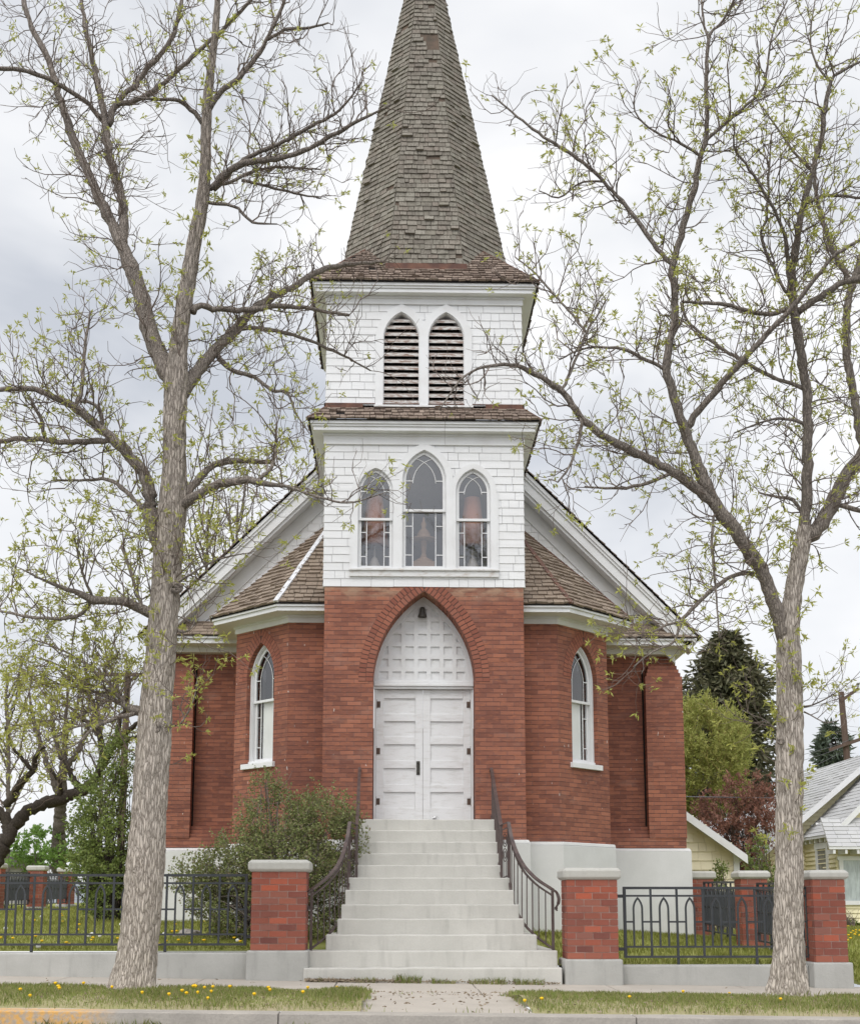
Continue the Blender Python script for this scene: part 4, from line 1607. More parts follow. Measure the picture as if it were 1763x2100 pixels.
def fence_panel(n, pitch, label, feet, reverse=False):
    """panel along +x from 0, z = 0 at the top of the wall below"""
    t = thing('fence_panel', (0, 0, 0), label, 'fence', 'grey iron fence panels')
    Wd = n * pitch
    b_ = .026
    f = MB()
    f.box(-.02, Wd + .02, -.02, .02, .925, .957)
    f.box(-.02, Wd + .02, -.02, .02, .082, .108)
    f.box(-.02, .016, -.02, .02, .108, .925)
    f.box(Wd - .016, Wd + .02, -.02, .02, .108, .925)
    f.build('frame', M['iron'], t)
    r = MB()
    r.box(.016, Wd - .016, -.012, .012, .832, .856)
    r.box(.016, Wd - .016, -.012, .012, .206, .228)
    for i in range(n):
        x0 = i * pitch
        r.box(x0 + .01, x0 + pitch * .335, -.009, .009, .512, .534)
        r.box(x0 + pitch * .665, x0 + pitch - .01, -.009, .009, .512, .534)
    r.build('rail', M['iron'], t)
    for i in range(1, n):
        v = MB()
        v.box(i * pitch - b_ / 2, i * pitch + b_ / 2, -.0135, .0135, .10, .925)
        v.build('upright', M['iron'], t)
    for i in range(n):
        c = (i + .5) * pitch
        w = pitch * .165
        pts = arch_pts(w, .206, .68, .826, 0, 8, c)
        a = MB()
        a.ring(arch_pts(w, .21, .68, .815, .011, 8, c), arch_pts(w, .21, .68, .815, -.011, 8, c), -.0115, .0115)
        a.build('arch', M['iron'], t)
    for i in feet:
        v = MB()
        v.box(i * pitch - .016, i * pitch + .016, -.015, .015, -.06, .095)
        v.build('foot', M['iron'], t)
    for xx, sg in ((0, -1), (Wd, 1)):
        for z in (.19, .84):
            v = MB()
            v.box(min(xx, xx + sg * .12), max(xx, xx + sg * .12), -.012, .012, z - .02, z + .02)
            v.build('bracket', M['iron'], t)
    return t


f1 = fence_panel(7, .3285, 'grey iron fence panel with pointed loops right of the steps', (2, 5))
f1.location = (2.43, -3.83, .21)
f2 = fence_panel(12, .3275, 'long grey iron fence panel with pointed loops left of the steps', (4, 9))
f2.location = (-2.30 - 12 * .3275, -3.83, .365)
f3 = fence_panel(9, .345, 'grey iron fence panel running back beside the right ash trunk', (2, 4, 7))
f3.location = (4.95, -3.58, .27)
f3.rotation_euler = (0, R(-.8), math.pi / 2 - .02)
f4 = copy_tree(f3)
f4['label'] = 'grey iron fence panel between the two rear side pillars'
f4.location = (5.03, .30, .35)
f5 = copy_tree(f3)
f5['label'] = 'grey iron fence panel beyond the left lawn, nearer stretch'
f5.location = (-10.55, 14.25, .82)
f5.scale = (.85, 1, 1)
f6 = copy_tree(f3)
f6['label'] = 'grey iron fence panel beyond the left lawn, farther stretch'
f6.location = (-10.4, 17.5, .86)
f6.scale = (.98, 1, 1)
f7 = fence_panel(1, .30, 'narrow grey iron fence section between church corner and brick pillar', ())
f7.location = (4.72, 3.9, .42)


# ================================================================== VEGETATION TOOLS
def resample(P, Rd, step):
    """smooth a coarse limb and its radii to short steps"""
    P = np.asarray(P, float)
    Rd = np.asarray(Rd, float)
    C = cr(P, 8) if len(P) > 2 else P
    s0 = np.concatenate([[0], np.cumsum(np.linalg.norm(np.diff(C, axis=0), axis=1))])
    idx = np.linspace(0, len(P) - 1, len(C))
    rr = np.interp(idx, np.arange(len(P)), Rd)
    n = max(3, int(s0[-1] / step) + 1)
    t = np.linspace(0, s0[-1], n)
    Q = np.stack([np.interp(t, s0, C[:, k]) for k in range(3)], 1)
    return Q, np.interp(t, s0, rr)


class Quads:
    def __init__(s):
        s.V = []

    def leaves(s, pos, dirs, length, width, droop=0.0):
        """pointed leaf quads: pos (n,3), dirs (n,3)"""
        pos = np.asarray(pos, float)
        n = len(pos)
        if n == 0:
            return
        d = np.asarray(dirs, float)
        d = d / (np.linalg.norm(d, axis=1)[:, None] + 1e-9)
        rnd = RNG.normal(size=(n, 3))
        sd = np.cross(d, rnd)
        sd /= np.linalg.norm(sd, axis=1)[:, None] + 1e-9
        L = np.broadcast_to(np.asarray(length, float), (n,))[:, None]
        Wd = np.broadcast_to(np.asarray(width, float), (n,))[:, None]
        mid = pos + d * L * 0.45
        tip = pos + d * L
        tip[:, 2] -= droop * L[:, 0]
        q = np.stack([pos, mid + sd * Wd / 2, tip, mid - sd * Wd / 2], 1)
        s.V.append(q.reshape(-1, 3))

    def build(s, name, mat, parent):
        V = np.concatenate(s.V) if s.V else np.zeros((4, 3))
        F = np.arange(len(V)).reshape(-1, 4)
        return fast_mesh(name, V, F, mat, parent)


def rnd_dir():
    v = RNG.normal(size=3)
    return v / np.linalg.norm(v)


def cluster(q, p, d, n, L, w, spread):
    """a tuft of pointed leaflets round a bud"""
    dd = np.asarray(d)[None, :] * (1.0 / max(spread, .05)) * 0.6 + RNG.normal(size=(n, 3))
    q.leaves(np.repeat(np.asarray(p)[None, :], n, 0) + RNG.normal(size=(n, 3)) * L * .15, dd, L * RNG.uniform(.6, 1.15, n), w, .1)


def twig_path(p, d, L, nseg, curl_up, wig):
    pts = [np.asarray(p, float)]
    d = np.asarray(d, float)
    for i in range(nseg):
        d = d + np.array([0, 0, curl_up]) + RNG.normal(size=3) * wig
        d = d / np.linalg.norm(d)
        pts.append(pts[-1] + d * L / nseg)
    return np.array(pts), d


def grow(limbs, tw, lv, dens, len1, len2, leaf_p, leaf, zfun=None, start=0.25, r1=.0065, sub=.11, up=.09, clus=6, depthw=1.0, wig=.3):
    """twigs on every limb, finer twigs on those, leaf tufts on the finest"""
    for P, Rd in limbs:
        s_ = np.concatenate([[0], np.cumsum(np.linalg.norm(np.diff(P, axis=0), axis=1))])
        L = s_[-1]
        t = L * start * random.random() if start < .3 else L * start
        while t < L * 1.0:
            i = min(np.searchsorted(s_, t), len(P) - 1)
            p = P[i]
            tan = P[min(i + 1, len(P) - 1)] - P[max(i - 1, 0)]
            tan /= np.linalg.norm(tan) + 1e-9
            a = np.cross(tan, rnd_dir())
            a /= np.linalg.norm(a) + 1e-9
            a[1] *= depthw
            d = a * random.uniform(.6, 1.0) + tan * random.uniform(.1, .8) + np.array([0, 0, .18])
            fr = t / L
            l1 = random.uniform(*len1) * (1.15 - .5 * fr)
            rr = min(Rd[i] * .6, r1 * random.uniform(.7, 1.3))
            pts, de = twig_path(p, d / np.linalg.norm(d), l1, 6, up, wig)
            tw.tube(pts, np.linspace(rr, rr * .45, len(pts)), 4, False)
            lp = leaf_p(p) if callable(leaf_p) else leaf_p
            if random.random() < lp:
                cluster(lv, pts[-1], de, clus, leaf[0], leaf[1], .8)
            n2 = max(1, int(l1 / sub))
            for k in range(n2):
                f = (k + random.random()) / n2
                j = min(int(f * 6), 5)
                q = pts[j] + (pts[j + 1] - pts[j]) * (f * 6 - j)
                tn = pts[j + 1] - pts[j]
                tn /= np.linalg.norm(tn)
                b = np.cross(tn, rnd_dir())
                d2 = b * .8 + tn * .7 + np.array([0, 0, .2])
                l2 = random.uniform(*len2) * (1.2 - .6 * f)
                p2, e2 = twig_path(q, d2 / np.linalg.norm(d2), l2, 3, up * 1.2, wig)
                tw.tube(p2, np.linspace(rr * .6, rr * .3, 4), 3, False)
                if random.random() < lp:
                    cluster(lv, p2[-1], e2, clus, leaf[0], leaf[1], .8)
                if random.random() < lp * .35:
                    cluster(lv, p2[1], e2, max(2, clus // 2), leaf[0] * .8, leaf[1], .9)
            t += random.uniform(.6, 1.4) / dens


def bark_tube(P, Rd, nseg, name, mat, parent, amp=.016, flare=0.0, fork=None):
    """trunk with furrowed bark modelled in the surface"""
    P = np.asarray(P)
    k = len(P)
    tan = np.gradient(P, axis=0)
    tan /= np.linalg.norm(tan, axis=1)[:, None]
    V = []
    s_ = np.concatenate([[0], np.cumsum(np.linalg.norm(np.diff(P, axis=0), axis=1))])
    for i in range(k):
        a = np.cross(tan[i], (0, 1, 0))
        a /= np.linalg.norm(a)
        b = np.cross(tan[i], a)
        for j in range(nseg):
            t = 2 * math.pi * j / nseg
            ct, st = math.cos(t), math.sin(t)
            r = Rd[i]
            sx, sy, sz = ct * r, st * r, s_[i]
            w = mn.noise(Vector((sx * 6, sy * 6, sz * 2.0))) * .05
            h = mn.noise(Vector((sx * 26 + w * 20, sy * 26, sz * 4.2)))
            h2 = mn.noise(Vector((sx * 55, sy * 55 + 7, sz * 12 + w * 30)))
            rid = (1 - abs(h) * 2.6) * 1.0
            lump = mn.noise(Vector((sx * 3, sy * 3, sz * 1.4 + 9)))
            rr = r + amp * (-max(-.6, rid) * .9 + h2 * .45) * min(1, r / .12) + lump * r * .07
            if flare:
                f = max(0, 1 - s_[i] / .55)
                rr += flare * f * f * (1 + .5 * math.sin(5 * t + 1) + .3 * math.sin(3 * t))
            V.append(P[i] + a * ct * rr + b * st * rr)
    i = (np.arange(k - 1)[:, None] * nseg + np.arange(nseg)[None, :]).ravel()
    jn = (np.arange(k - 1)[:, None] * nseg + (np.arange(nseg)[None, :] + 1) % nseg).ravel()
    F = np.stack([i, jn, jn + nseg, i + nseg], -1)
    return fast_mesh(name, np.array(V), F, mat, parent, True)


def limbs_from(traces, Y0, sc, seed, dy=.9, trunk_px=None):
    """traces: lists of (px, py, r_px) on the photograph; each limb leans a little towards or away from the viewer"""
    rs = np.random.default_rng(seed)
    out = []
    seen = []
    for tr in traces:
        lean = rs.uniform(-1, 1) * dy
        n = len(tr)
        pts, rad = [], []
        y = Y0
        q = tr[0]
        best = 16.0 ** 2
        for (a, b, yy) in seen:                 # start at the depth of the limb it grows from
            d2 = (a - q[0]) ** 2 + (b - q[1]) ** 2
            if d2 < best:
                best, y = d2, yy
        if any((a - q[0]) ** 2 + (b - q[1]) ** 2 < 900 for a, b in (trunk_px or [])):
            y = Y0
        for i, q in enumerate(tr):
            p = at(q[0], q[1], y)
            d = (p[1] - CAM[1])
            pts.append(p)
            rad.append(max(q[2], .6) * d / CF * sc)
            seen.append((q[0], q[1], y))
            if i < n - 1:
                sp_ = math.hypot(tr[i + 1][0] - q[0], tr[i + 1][1] - q[1])
                k_ = max(1, int(sp_ / 12))
                y1 = y + lean * sp_ * d / CF
                for j in range(1, k_):
                    f = j / k_
                    seen.append((q[0] + (tr[i + 1][0] - q[0]) * f, q[1] + (tr[i + 1][1] - q[1]) * f, y + (y1 - y) * f))
                y = y1
        out.append(resample(pts, rad, .07))
    return out


# ================================================================== THE TWO ASH TREES
def lerp_r(tr):
    """fill in radii given only now and then"""
    r = None
    out = []
    for q in tr:
        if len(q) == 3:
            r = q[2]
        out.append((q[0], q[1], None if len(q) == 2 else q[2]))
    idx = [i for i, q in enumerate(out) if q[2] is not None]
    vals = [out[i][2] for i in idx]
    if idx[-1] != len(out) - 1:
        idx.append(len(out) - 1)
        vals.append(vals[-1] * .5)
    rr = np.interp(range(len(out)), idx, vals)
    return [(q[0], q[1], float(rr[i])) for i, q in enumerate(out)]


LT_TRUNK = [(271, 2030, 38), (278, 1985, 38), (290, 1880, 39), (297, 1778, 39), (304, 1680, 37), (311, 1568, 35.5), (320, 1460, 33), (328, 1357, 31), (335, 1267, 32), (341, 1183, 31), (347, 1100, 31), (355, 1020, 29), (358, 931, 25), (359, 846, 25), (361, 790, 24),
            (370, 678, 18), (387, 568, 17), (400, 484, 16), (414, 421, 14.5), (421, 337, 13), (423, 252, 12), (429, 168, 10), (440, 84, 8.5), (446, 0, 7), (450, -60, 5)]
LT = [
    [(361, 805, 20), (340, 755, 20), (313, 694, 19), (290, 610, 17), (269, 547, 16), (248, 497, 14), (210, 421, 11), (181, 358, 10), (147, 274, 9), (122, 198, 8), (97, 118, 7), (63, 50, 6), (42, -20, 5)],
    [(250, 505, 11), (253, 442, 11), (242, 379, 10), (223, 316, 9.5), (215, 252, 9), (206, 198, 7), (189, 118, 6), (172, 34, 4.5), (166, -20, 4)],
    [(222, 256, 7), (236, 215, 7), (269, 181, 6), (311, 130, 6), (349, 84, 5), (366, 34, 4.5), (375, -20, 4)],
    [(240, 214, 6), (252, 211, 6), (286, 202), (332, 172), (379, 130, 5), (463, 55, 4.5), (513, 0, 4), (540, -25, 3)],
    [(212, 245, 6), (202, 236, 5.5), (168, 202), (118, 172), (63, 147), (0, 139, 5), (-25, 135, 4)],
    [(427, 225, 7), (438, 210, 6.5), (455, 185, 6), (488, 160), (530, 109, 5), (551, 72), (585, 0, 3.5), (595, -25, 3)],
    [(548, 80, 4), (589, 59, 3.5), (631, 57, 3), (673, 46, 2)],
    [(436, 386, 9), (442, 379, 9), (467, 354, 8), (505, 333, 7.5), (547, 328), (610, 314, 6), (673, 282, 5), (716, 257), (742, 244, 3.5), (800, 215, 2)],
    [(470, 350, 6), (500, 328, 5.5), (526, 314, 5), (581, 290), (640, 257, 4), (694, 227), (742, 168, 2)],
    [(432, 388, 5), (438, 383, 4.5), (480, 370, 4), (530, 347), (589, 343, 3), (657, 347, 1.5)],
    [(495, 369, 3.5), (547, 381), (606, 396, 2.5), (657, 406, 1.5)],
    [(418, 255, 6), (412, 244, 5.5), (383, 215, 5), (362, 202), (328, 204, 3.5), (274, 198, 2)],
    [(428, 415, 4), (434, 415, 4), (484, 425, 3.5), (518, 455, 3), (568, 459, 1.5)],
    [(362, 820, 18), (375, 800, 17), (404, 762, 14), (442, 716, 12), (484, 674, 11), (505, 648, 10), (547, 615, 8), (602, 587, 7), (652, 556, 6), (707, 543, 5), (790, 535, 3)],
    [(395, 640, 8), (408, 627, 7.5), (463, 636, 6), (526, 633, 6), (589, 627, 5), (652, 636), (716, 646, 3)],
    [(478, 678, 5.5), (500, 672, 5), (547, 676, 4.5), (610, 690), (690, 722, 3), (760, 760, 1.5)],
    [(446, 722, 6), (450, 733, 5.5), (476, 758, 5), (526, 775), (560, 802, 3.5), (589, 804, 3), (606, 846, 2), (635, 890, 1)],
    [(340, 1135, 17), (324, 1100, 18), (311, 1057, 17), (303, 994, 14), (274, 943, 13), (236, 905, 11), (198, 872, 9.5), (156, 838, 8.5), (114, 813, 7), (63, 798, 6), (0, 798, 5), (-25, 800, 4)],
    [(240, 905, 7), (227, 903, 6.5), (185, 905, 6.5), (139, 907, 6), (88, 901, 6), (38, 901, 5.5), (0, 905, 5), (-25, 912, 4)],
    [(95, 902, 4.5), (90, 888, 4.5), (80, 850, 4), (61, 813, 3)],
    [(160, 842, 5), (156, 834, 5), (168, 792, 4.5), (173, 720, 4), (179, 678, 3), (185, 640, 2)],
    [(205, 878, 5), (208, 868, 5), (206, 845, 5), (188, 826, 4), (165, 822, 3)],
    [(300, 1045, 6), (290, 1040, 5.5), (261, 1010, 5), (227, 985, 4), (168, 985, 3), (105, 985, 1.5)],
    [(365, 1040, 14), (379, 1031, 13), (404, 1015, 10), (446, 994, 9), (505, 985, 8), (534, 990, 7), (589, 998, 3.5), (652, 1019, 2.5), (716, 1031, 2), (790, 1010, 1)],
    [(378, 1022, 9), (387, 1010, 8.5), (412, 977, 8), (442, 952, 7), (484, 945, 6), (530, 947, 5), (564, 952, 4)],
    [(530, 985, 5), (548, 970, 4.5), (560, 950, 4), (566, 910, 3.5), (566, 884, 2.5)],
    [(320, 1262, 11), (303, 1255, 10.5), (269, 1238, 10), (227, 1232, 9), (185, 1229, 8.5), (168, 1219, 6.5), (135, 1208, 5), (93, 1192, 3), (42, 1166, 1.5)],
    [(195, 1230, 5), (189, 1232, 4.5), (160, 1263, 4), (118, 1269), (55, 1265), (0, 1253, 3), (-20, 1250, 2)],
    [(298, 1252, 5), (290, 1242, 4.5), (274, 1192, 4), (257, 1141), (248, 1120, 3)],
    [(190, 1226, 3), (185, 1213, 3), (168, 1170, 2.5), (156, 1120), (149, 1090, 1.5)],
    [(300, 1464, 12), (274, 1456, 10), (257, 1446, 6), (227, 1433, 4.5), (185, 1416, 3), (126, 1404, 2), (70, 1400, 1.2)],
    [(280, 1462, 6), (261, 1467, 5.5), (210, 1484, 4), (185, 1500, 3), (150, 1530, 2), (95, 1545, 1.2)],
    [(262, 1450, 4), (240, 1425, 3.5), (215, 1412, 2.5), (150, 1395, 1.8)],
    [(262, 1450, 4), (200, 1380, 3), (120, 1330, 2), (60, 1310, 1.2)],
    [(227, 1433, 3), (160, 1470, 2.2), (80, 1480, 1.6), (20, 1500, 1)],
    [(210, 1484, 3), (160, 1490, 2.2), (110, 1510, 1.6), (60, 1560, 1)],
    [(257, 1446, 3), (230, 1380, 2.2), (215, 1330, 1.6), (208, 1285, 1)],
    [(185, 1416, 2.5), (130, 1370, 1.8), (80, 1350, 1.4), (20, 1345, 1)],
    [(318, 1215, 4), (325, 1215, 3), (370, 1190, 2.5), (440, 1150, 2), (500, 1135, 1.2)],
    [(345, 1290, 4), (385, 1295, 2.5), (405, 1260, 2), (412, 1230, 1)],
    [(345, 1480, 3), (365, 1490, 2), (395, 1440, 1.6), (405, 1390, 1)],
]
RT_TRUNK = [(1613, 2040, 32), (1615, 2000, 32), (1616, 1947, 30.5), (1617, 1778, 28.5), (1618, 1568, 27.5), (1620, 1400, 27), (1616, 1351, 27), (1612, 1300, 26), (1620, 1267, 21), (1631, 1183, 18), (1644, 1120, 18), (1652, 1082, 18)]
RTL = [
    [(1608, 1310, 18), (1600, 1280, 16), (1589, 1246, 15.5), (1560, 1170, 15.5), (1517.5, 1103, 15), (1475.5, 1048, 14.5), (1442, 985, 13), (1425, 939, 12), (1408, 893, 11), (1395, 859, 10), (1379, 804, 9.5), (1366, 754, 9), (1370, 712, 8.5), (1383, 665, 8.5), (1384, 610, 8), (1380, 547, 8), (1395, 484, 7), (1421, 400, 6.5), (1433, 337, 6), (1446, 290, 5.5), (1450, 236, 5), (1448, 168, 4.5), (1454, 76, 4), (1480, 46, 3), (1505, 0, 2.5), (1515, -20, 2)],
    [(1452, 80, 3), (1442, 42, 2.5), (1437, -20, 2)],
    [(1464, 1035, 12), (1454, 1023, 11.5), (1421, 998, 11), (1379, 968, 10), (1332, 943, 9.5), (1273, 914, 9), (1223, 884, 8), (1189, 855, 7.5), (1164, 817, 7), (1126, 783, 6), (1088, 762, 5.5), (1042, 747, 4), (960, 765, 2.5), (900, 840, 1.5)],
    [(1155, 806, 4), (1151, 800, 4), (1172, 758, 3.5), (1202, 682, 3), (1231, 636, 2.2), (1242, 614, 1.5)],
    [(1202, 682, 3), (1168, 640, 3), (1130, 598, 2.8), (1097, 560, 2.2), (1055, 526, 1.5)],
    [(1190, 856, 4.5), (1193, 863, 4.5), (1185, 905, 4), (1168, 956, 3), (1143, 989, 2)],
    [(1375, 970, 4.5), (1370, 973, 4.5), (1315, 994, 4), (1257, 1002, 3), (1198, 998, 2)],
    [(1363, 758, 4.5), (1358, 754, 4.5), (1315, 733, 4), (1282, 716), (1248, 712, 3), (1198, 714), (1147, 737, 1.5)],
    [(1405, 878, 8), (1416, 865, 8), (1442, 830, 7.5), (1475, 792, 7.5), (1517, 745, 7), (1564, 695, 6), (1610, 644, 5.5), (1644, 606, 5), (1677, 564, 4.5), (1711, 522, 4), (1763, 492, 3.5), (1800, 470, 3)],
    [(1382, 553, 6), (1379, 547, 6), (1353, 518, 5.5), (1315, 463, 5), (1282, 421, 4.5), (1235, 370, 4), (1189, 328, 4), (1139, 295, 3.5), (1088, 261, 3), (1042, 223, 2.2), (1008, 194, 1.5)],
    [(1235, 372, 2.5), (1231, 372, 2.5), (1189, 375, 2.3), (1147, 404, 2), (1105, 391, 1.2)],
    [(1440, 326, 3.5), (1437, 320, 3.5), (1391, 290, 3), (1357, 278, 2.5), (1315, 248), (1299, 215), (1307, 168, 1.2)],
    [(1442, 296, 4), (1446, 290, 4), (1488, 252, 4), (1526, 219, 3.5), (1564, 181, 3), (1575, 120), (1585, 63, 2), (1614, 0, 1.5)],
    [(1545, 1178, 5.5), (1534, 1175, 5.5), (1496, 1183, 5), (1467, 1204, 4.7), (1433, 1234, 4.3), (1400, 1271, 4), (1379, 1318, 2.5), (1340, 1335, 2), (1299, 1368, 1.5)],
    [(1395, 1275, 3), (1360, 1285, 2.5), (1330, 1300, 2), (1290, 1310, 1.2)],
    [(1470, 1050, 3.5), (1463, 1061, 3), (1459, 1120, 2.8), (1467, 1204, 2.5), (1475, 1309, 1.5)],
    [(1650, 1092, 13), (1654, 1036, 12), (1654, 973, 11), (1656, 888, 11), (1654, 804, 10), (1644, 741, 10), (1631, 657, 10), (1627, 631, 9), (1623, 568, 8), (1631, 505, 8), (1648, 421, 7), (1665, 349, 6), (1682, 295, 5.5), (1694, 210, 5), (1703, 168, 4), (1715, 151, 3.5), (1763, 126, 3)],
    [(1705, 175, 3), (1703, 168, 3), (1673, 130, 2.5), (1661, 76, 2), (1671, 0, 1.5)],
    [(1655, 1100, 16), (1677, 1082, 16), (1703, 1040, 16), (1732, 981, 15), (1763, 939, 14), (1790, 890, 13)],
    [(1775, 920, 9), (1763, 897, 9), (1753, 817, 9), (1737, 741, 9), (1736, 678, 9), (1736, 631, 8.5), (1749, 581, 8), (1763, 526, 7)],
    [(1646, 796, 5), (1640, 792, 5), (1589, 775, 4.5), (1526, 741), (1475, 712, 4.3), (1412, 661, 3), (1395, 620, 2)],
    [(1632, 636, 5.5), (1627, 631, 5.5), (1568, 644, 5), (1475, 623, 4.2), (1400, 619, 3)],
    [(1636, 640, 7), (1644, 631, 7), (1677, 610, 7), (1720, 585, 7), (1763, 568, 7), (1800, 555, 6)],
    [(1745, 585, 6), (1732, 560, 6), (1707, 513, 6), (1694, 471, 5.5), (1677, 421, 5), (1669, 370, 4), (1672, 300, 3)],
    [(1623, 612, 5), (1618, 606, 4.8), (1614, 526, 4.5), (1606, 476), (1585, 425, 4), (1555, 375, 3.5), (1526, 332), (1505, 303, 2.5), (1507, 252, 1.5)],
    [(1618, 605, 4), (1610, 598, 4), (1585, 547, 3.5), (1560, 484), (1572, 442, 3), (1576, 358, 2.3), (1581, 274, 1.5)],
    [(1655, 415, 4), (1661, 412, 3.8), (1703, 400, 3.5), (1763, 406, 3), (1800, 400, 2)],
    [(1672, 358, 3.2), (1669, 353, 3.2), (1627, 311, 3), (1602, 274, 2.3), (1560, 215, 1.5)],
    [(1652, 1062, 4.5), (1648, 1057, 4.5), (1627, 1027, 4), (1597, 1019, 3), (1555, 1010, 2)],
    [(1650, 870, 3.8), (1644, 867, 3.8), (1610, 859, 3.2), (1568, 863), (1505, 888, 1.5)],
    [(1712, 1036, 6), (1724, 1036, 5.5), (1763, 1048, 5), (1800, 1060, 4)],
    [(1648, 1450, 2.5), (1660, 1448, 1.8), (1690, 1435, 1.4), (1722, 1415, 1)],
    [(1648, 1460, 2), (1668, 1470, 1.5), (1690, 1482, 1.2), (1720, 1478, .9)],
    [(1594, 1500, 2), (1570, 1478, 1.6), (1545, 1468, 1.2), (1520, 1455, .9)],
]


def ash(name, base_px, trunk, limbs, Y0, label, seed, leafp, dens, start_leaf, knots=()):
    b = at(base_px[0], base_px[1], Y0)
    t = thing(name, tuple(b), label, 'tree', 'ash trees on the verge')
    tl = limbs_from([lerp_r(trunk)], Y0, 1.0, 1, 0.0)[0]
    Pt, Rt = resample(np.vstack([tl[0][:-3:6], tl[0][-1:]]), np.append(tl[1][:-3:6], tl[1][-1]), .026)
    nb = int(len(Pt) * 1.0)
    keep = Rt > .0
    bark_tube(Pt[keep], Rt[keep], 96, 'trunk', M['bark'], t, .013, .05)
    tpx = []
    for (a, b) in zip(trunk[:-1], trunk[1:]):
        for j in range(6):
            tpx.append((a[0] + (b[0] - a[0]) * j / 6, a[1] + (b[1] - a[1]) * j / 6))
    lm = limbs_from([lerp_r(q) for q in limbs], Y0, 1.0, seed, .55, tpx)
    mbl = MB()
    top = Pt[~keep]
    if len(top) > 3:
        mbl.tube(top[::3], Rt[~keep][::3], 10)
    rs = np.random.default_rng(seed)
    for P, Rd in lm:
        wob = rs.normal(size=P.shape) * np.minimum(Rd, .03)[:, None] * .22
        wob[0] = wob[-1] = 0
        P = P + wob
        mbl.tube(P, Rd * (1 + rs.normal(size=len(Rd)) * .06), 10 if Rd[0] > .03 else 6)
    mbl.build('limbs', M['ashlimb'], t, smooth=True)
    tw = MB()
    lv = Quads()
    src = [(P, Rd) for P, Rd in lm]
    src.append((Pt[~keep], Rt[~keep]) if len(top) > 3 else (Pt[-20:], Rt[-20:]))
    grow(src, tw, lv, dens, (.3, 1.05), (.12, .46), leafp, (.066, .017), start=.12, clus=9, r1=.0068)
    # leafy shoots straight from the bark
    for _ in range(start_leaf):
        i = random.randrange(int(len(Pt) * .28), len(Pt))
        a = random.uniform(0, 2 * math.pi)
        d = np.array([math.cos(a), math.sin(a) - .4, .35])
        p = Pt[i] + d / np.linalg.norm(d) * Rt[i] * .9
        pts, de = twig_path(p, d / np.linalg.norm(d), random.uniform(.06, .3), 3, .15, .2)
        tw.tube(pts, np.linspace(.004, .002, 4), 3, False)
        cluster(lv, pts[-1], de, 10, .085, .022, .8)
        if random.random() < .4:
            cluster(lv, pts[2], de, 6, .06, .014, .9)
    tw.build('twigs', M['twig'], t)
    lv.build('leaves', M['ash'], t)
    for (kx, ky, kr) in knots:                    # healed pruning cuts
        i = int(np.argmin([abs(at(kx, ky, Y0)[2] - q[2]) for q in Pt]))
        c = at(kx, ky, Y0 - Rt[i] * .93)
        kn = MB()
        th = np.linspace(0, 2 * math.pi, 15)
        kn.tube([(c[0] + kr * math.cos(q), c[1] + .01, c[2] + kr * .85 * math.sin(q)) for q in th], kr * .42, 7)
        kn.tube([(c[0] + kr * .35 * math.cos(q), c[1] + .012, c[2] + kr * .3 * math.sin(q)) for q in th], kr * .36, 5)
        kn.build('knot', M['ashlimb'], t, smooth=True)
    return t


def leaf_left(p):
    # the lower crown is in leaf, the top still nearly bare
    return float(np.interp(p[2], [2.5, 4.2, 5.2, 7.5, 9.5, 11.5], [.95, .85, .48, .27, .13, .10]) * np.interp(p[0], [-1.6, -1.0], [1, .55]))


ash('ash_tree', (271, 2022), LT_TRUNK, LT, -7.2, 'large ash tree with thick trunk and nearly bare crown in front of the left fence', 5, leaf_left, 13.5, 85, [(318, 1493, .045), (309, 1545, .04), (362, 1205, .05)])
ash('ash_tree', (1613, 2036), RT_TRUNK, RTL, -7.2, 'forked ash tree with sprouting leaves in front of the right fence', 8, lambda p: float(np.interp(p[2], [3, 8, 12], [.5, .45, .5]) * np.interp(p[0], [.7, 1.5], [.2, 1])), 12.5, 60, [(1622, 1604, .035), (1600, 1520, .03)])


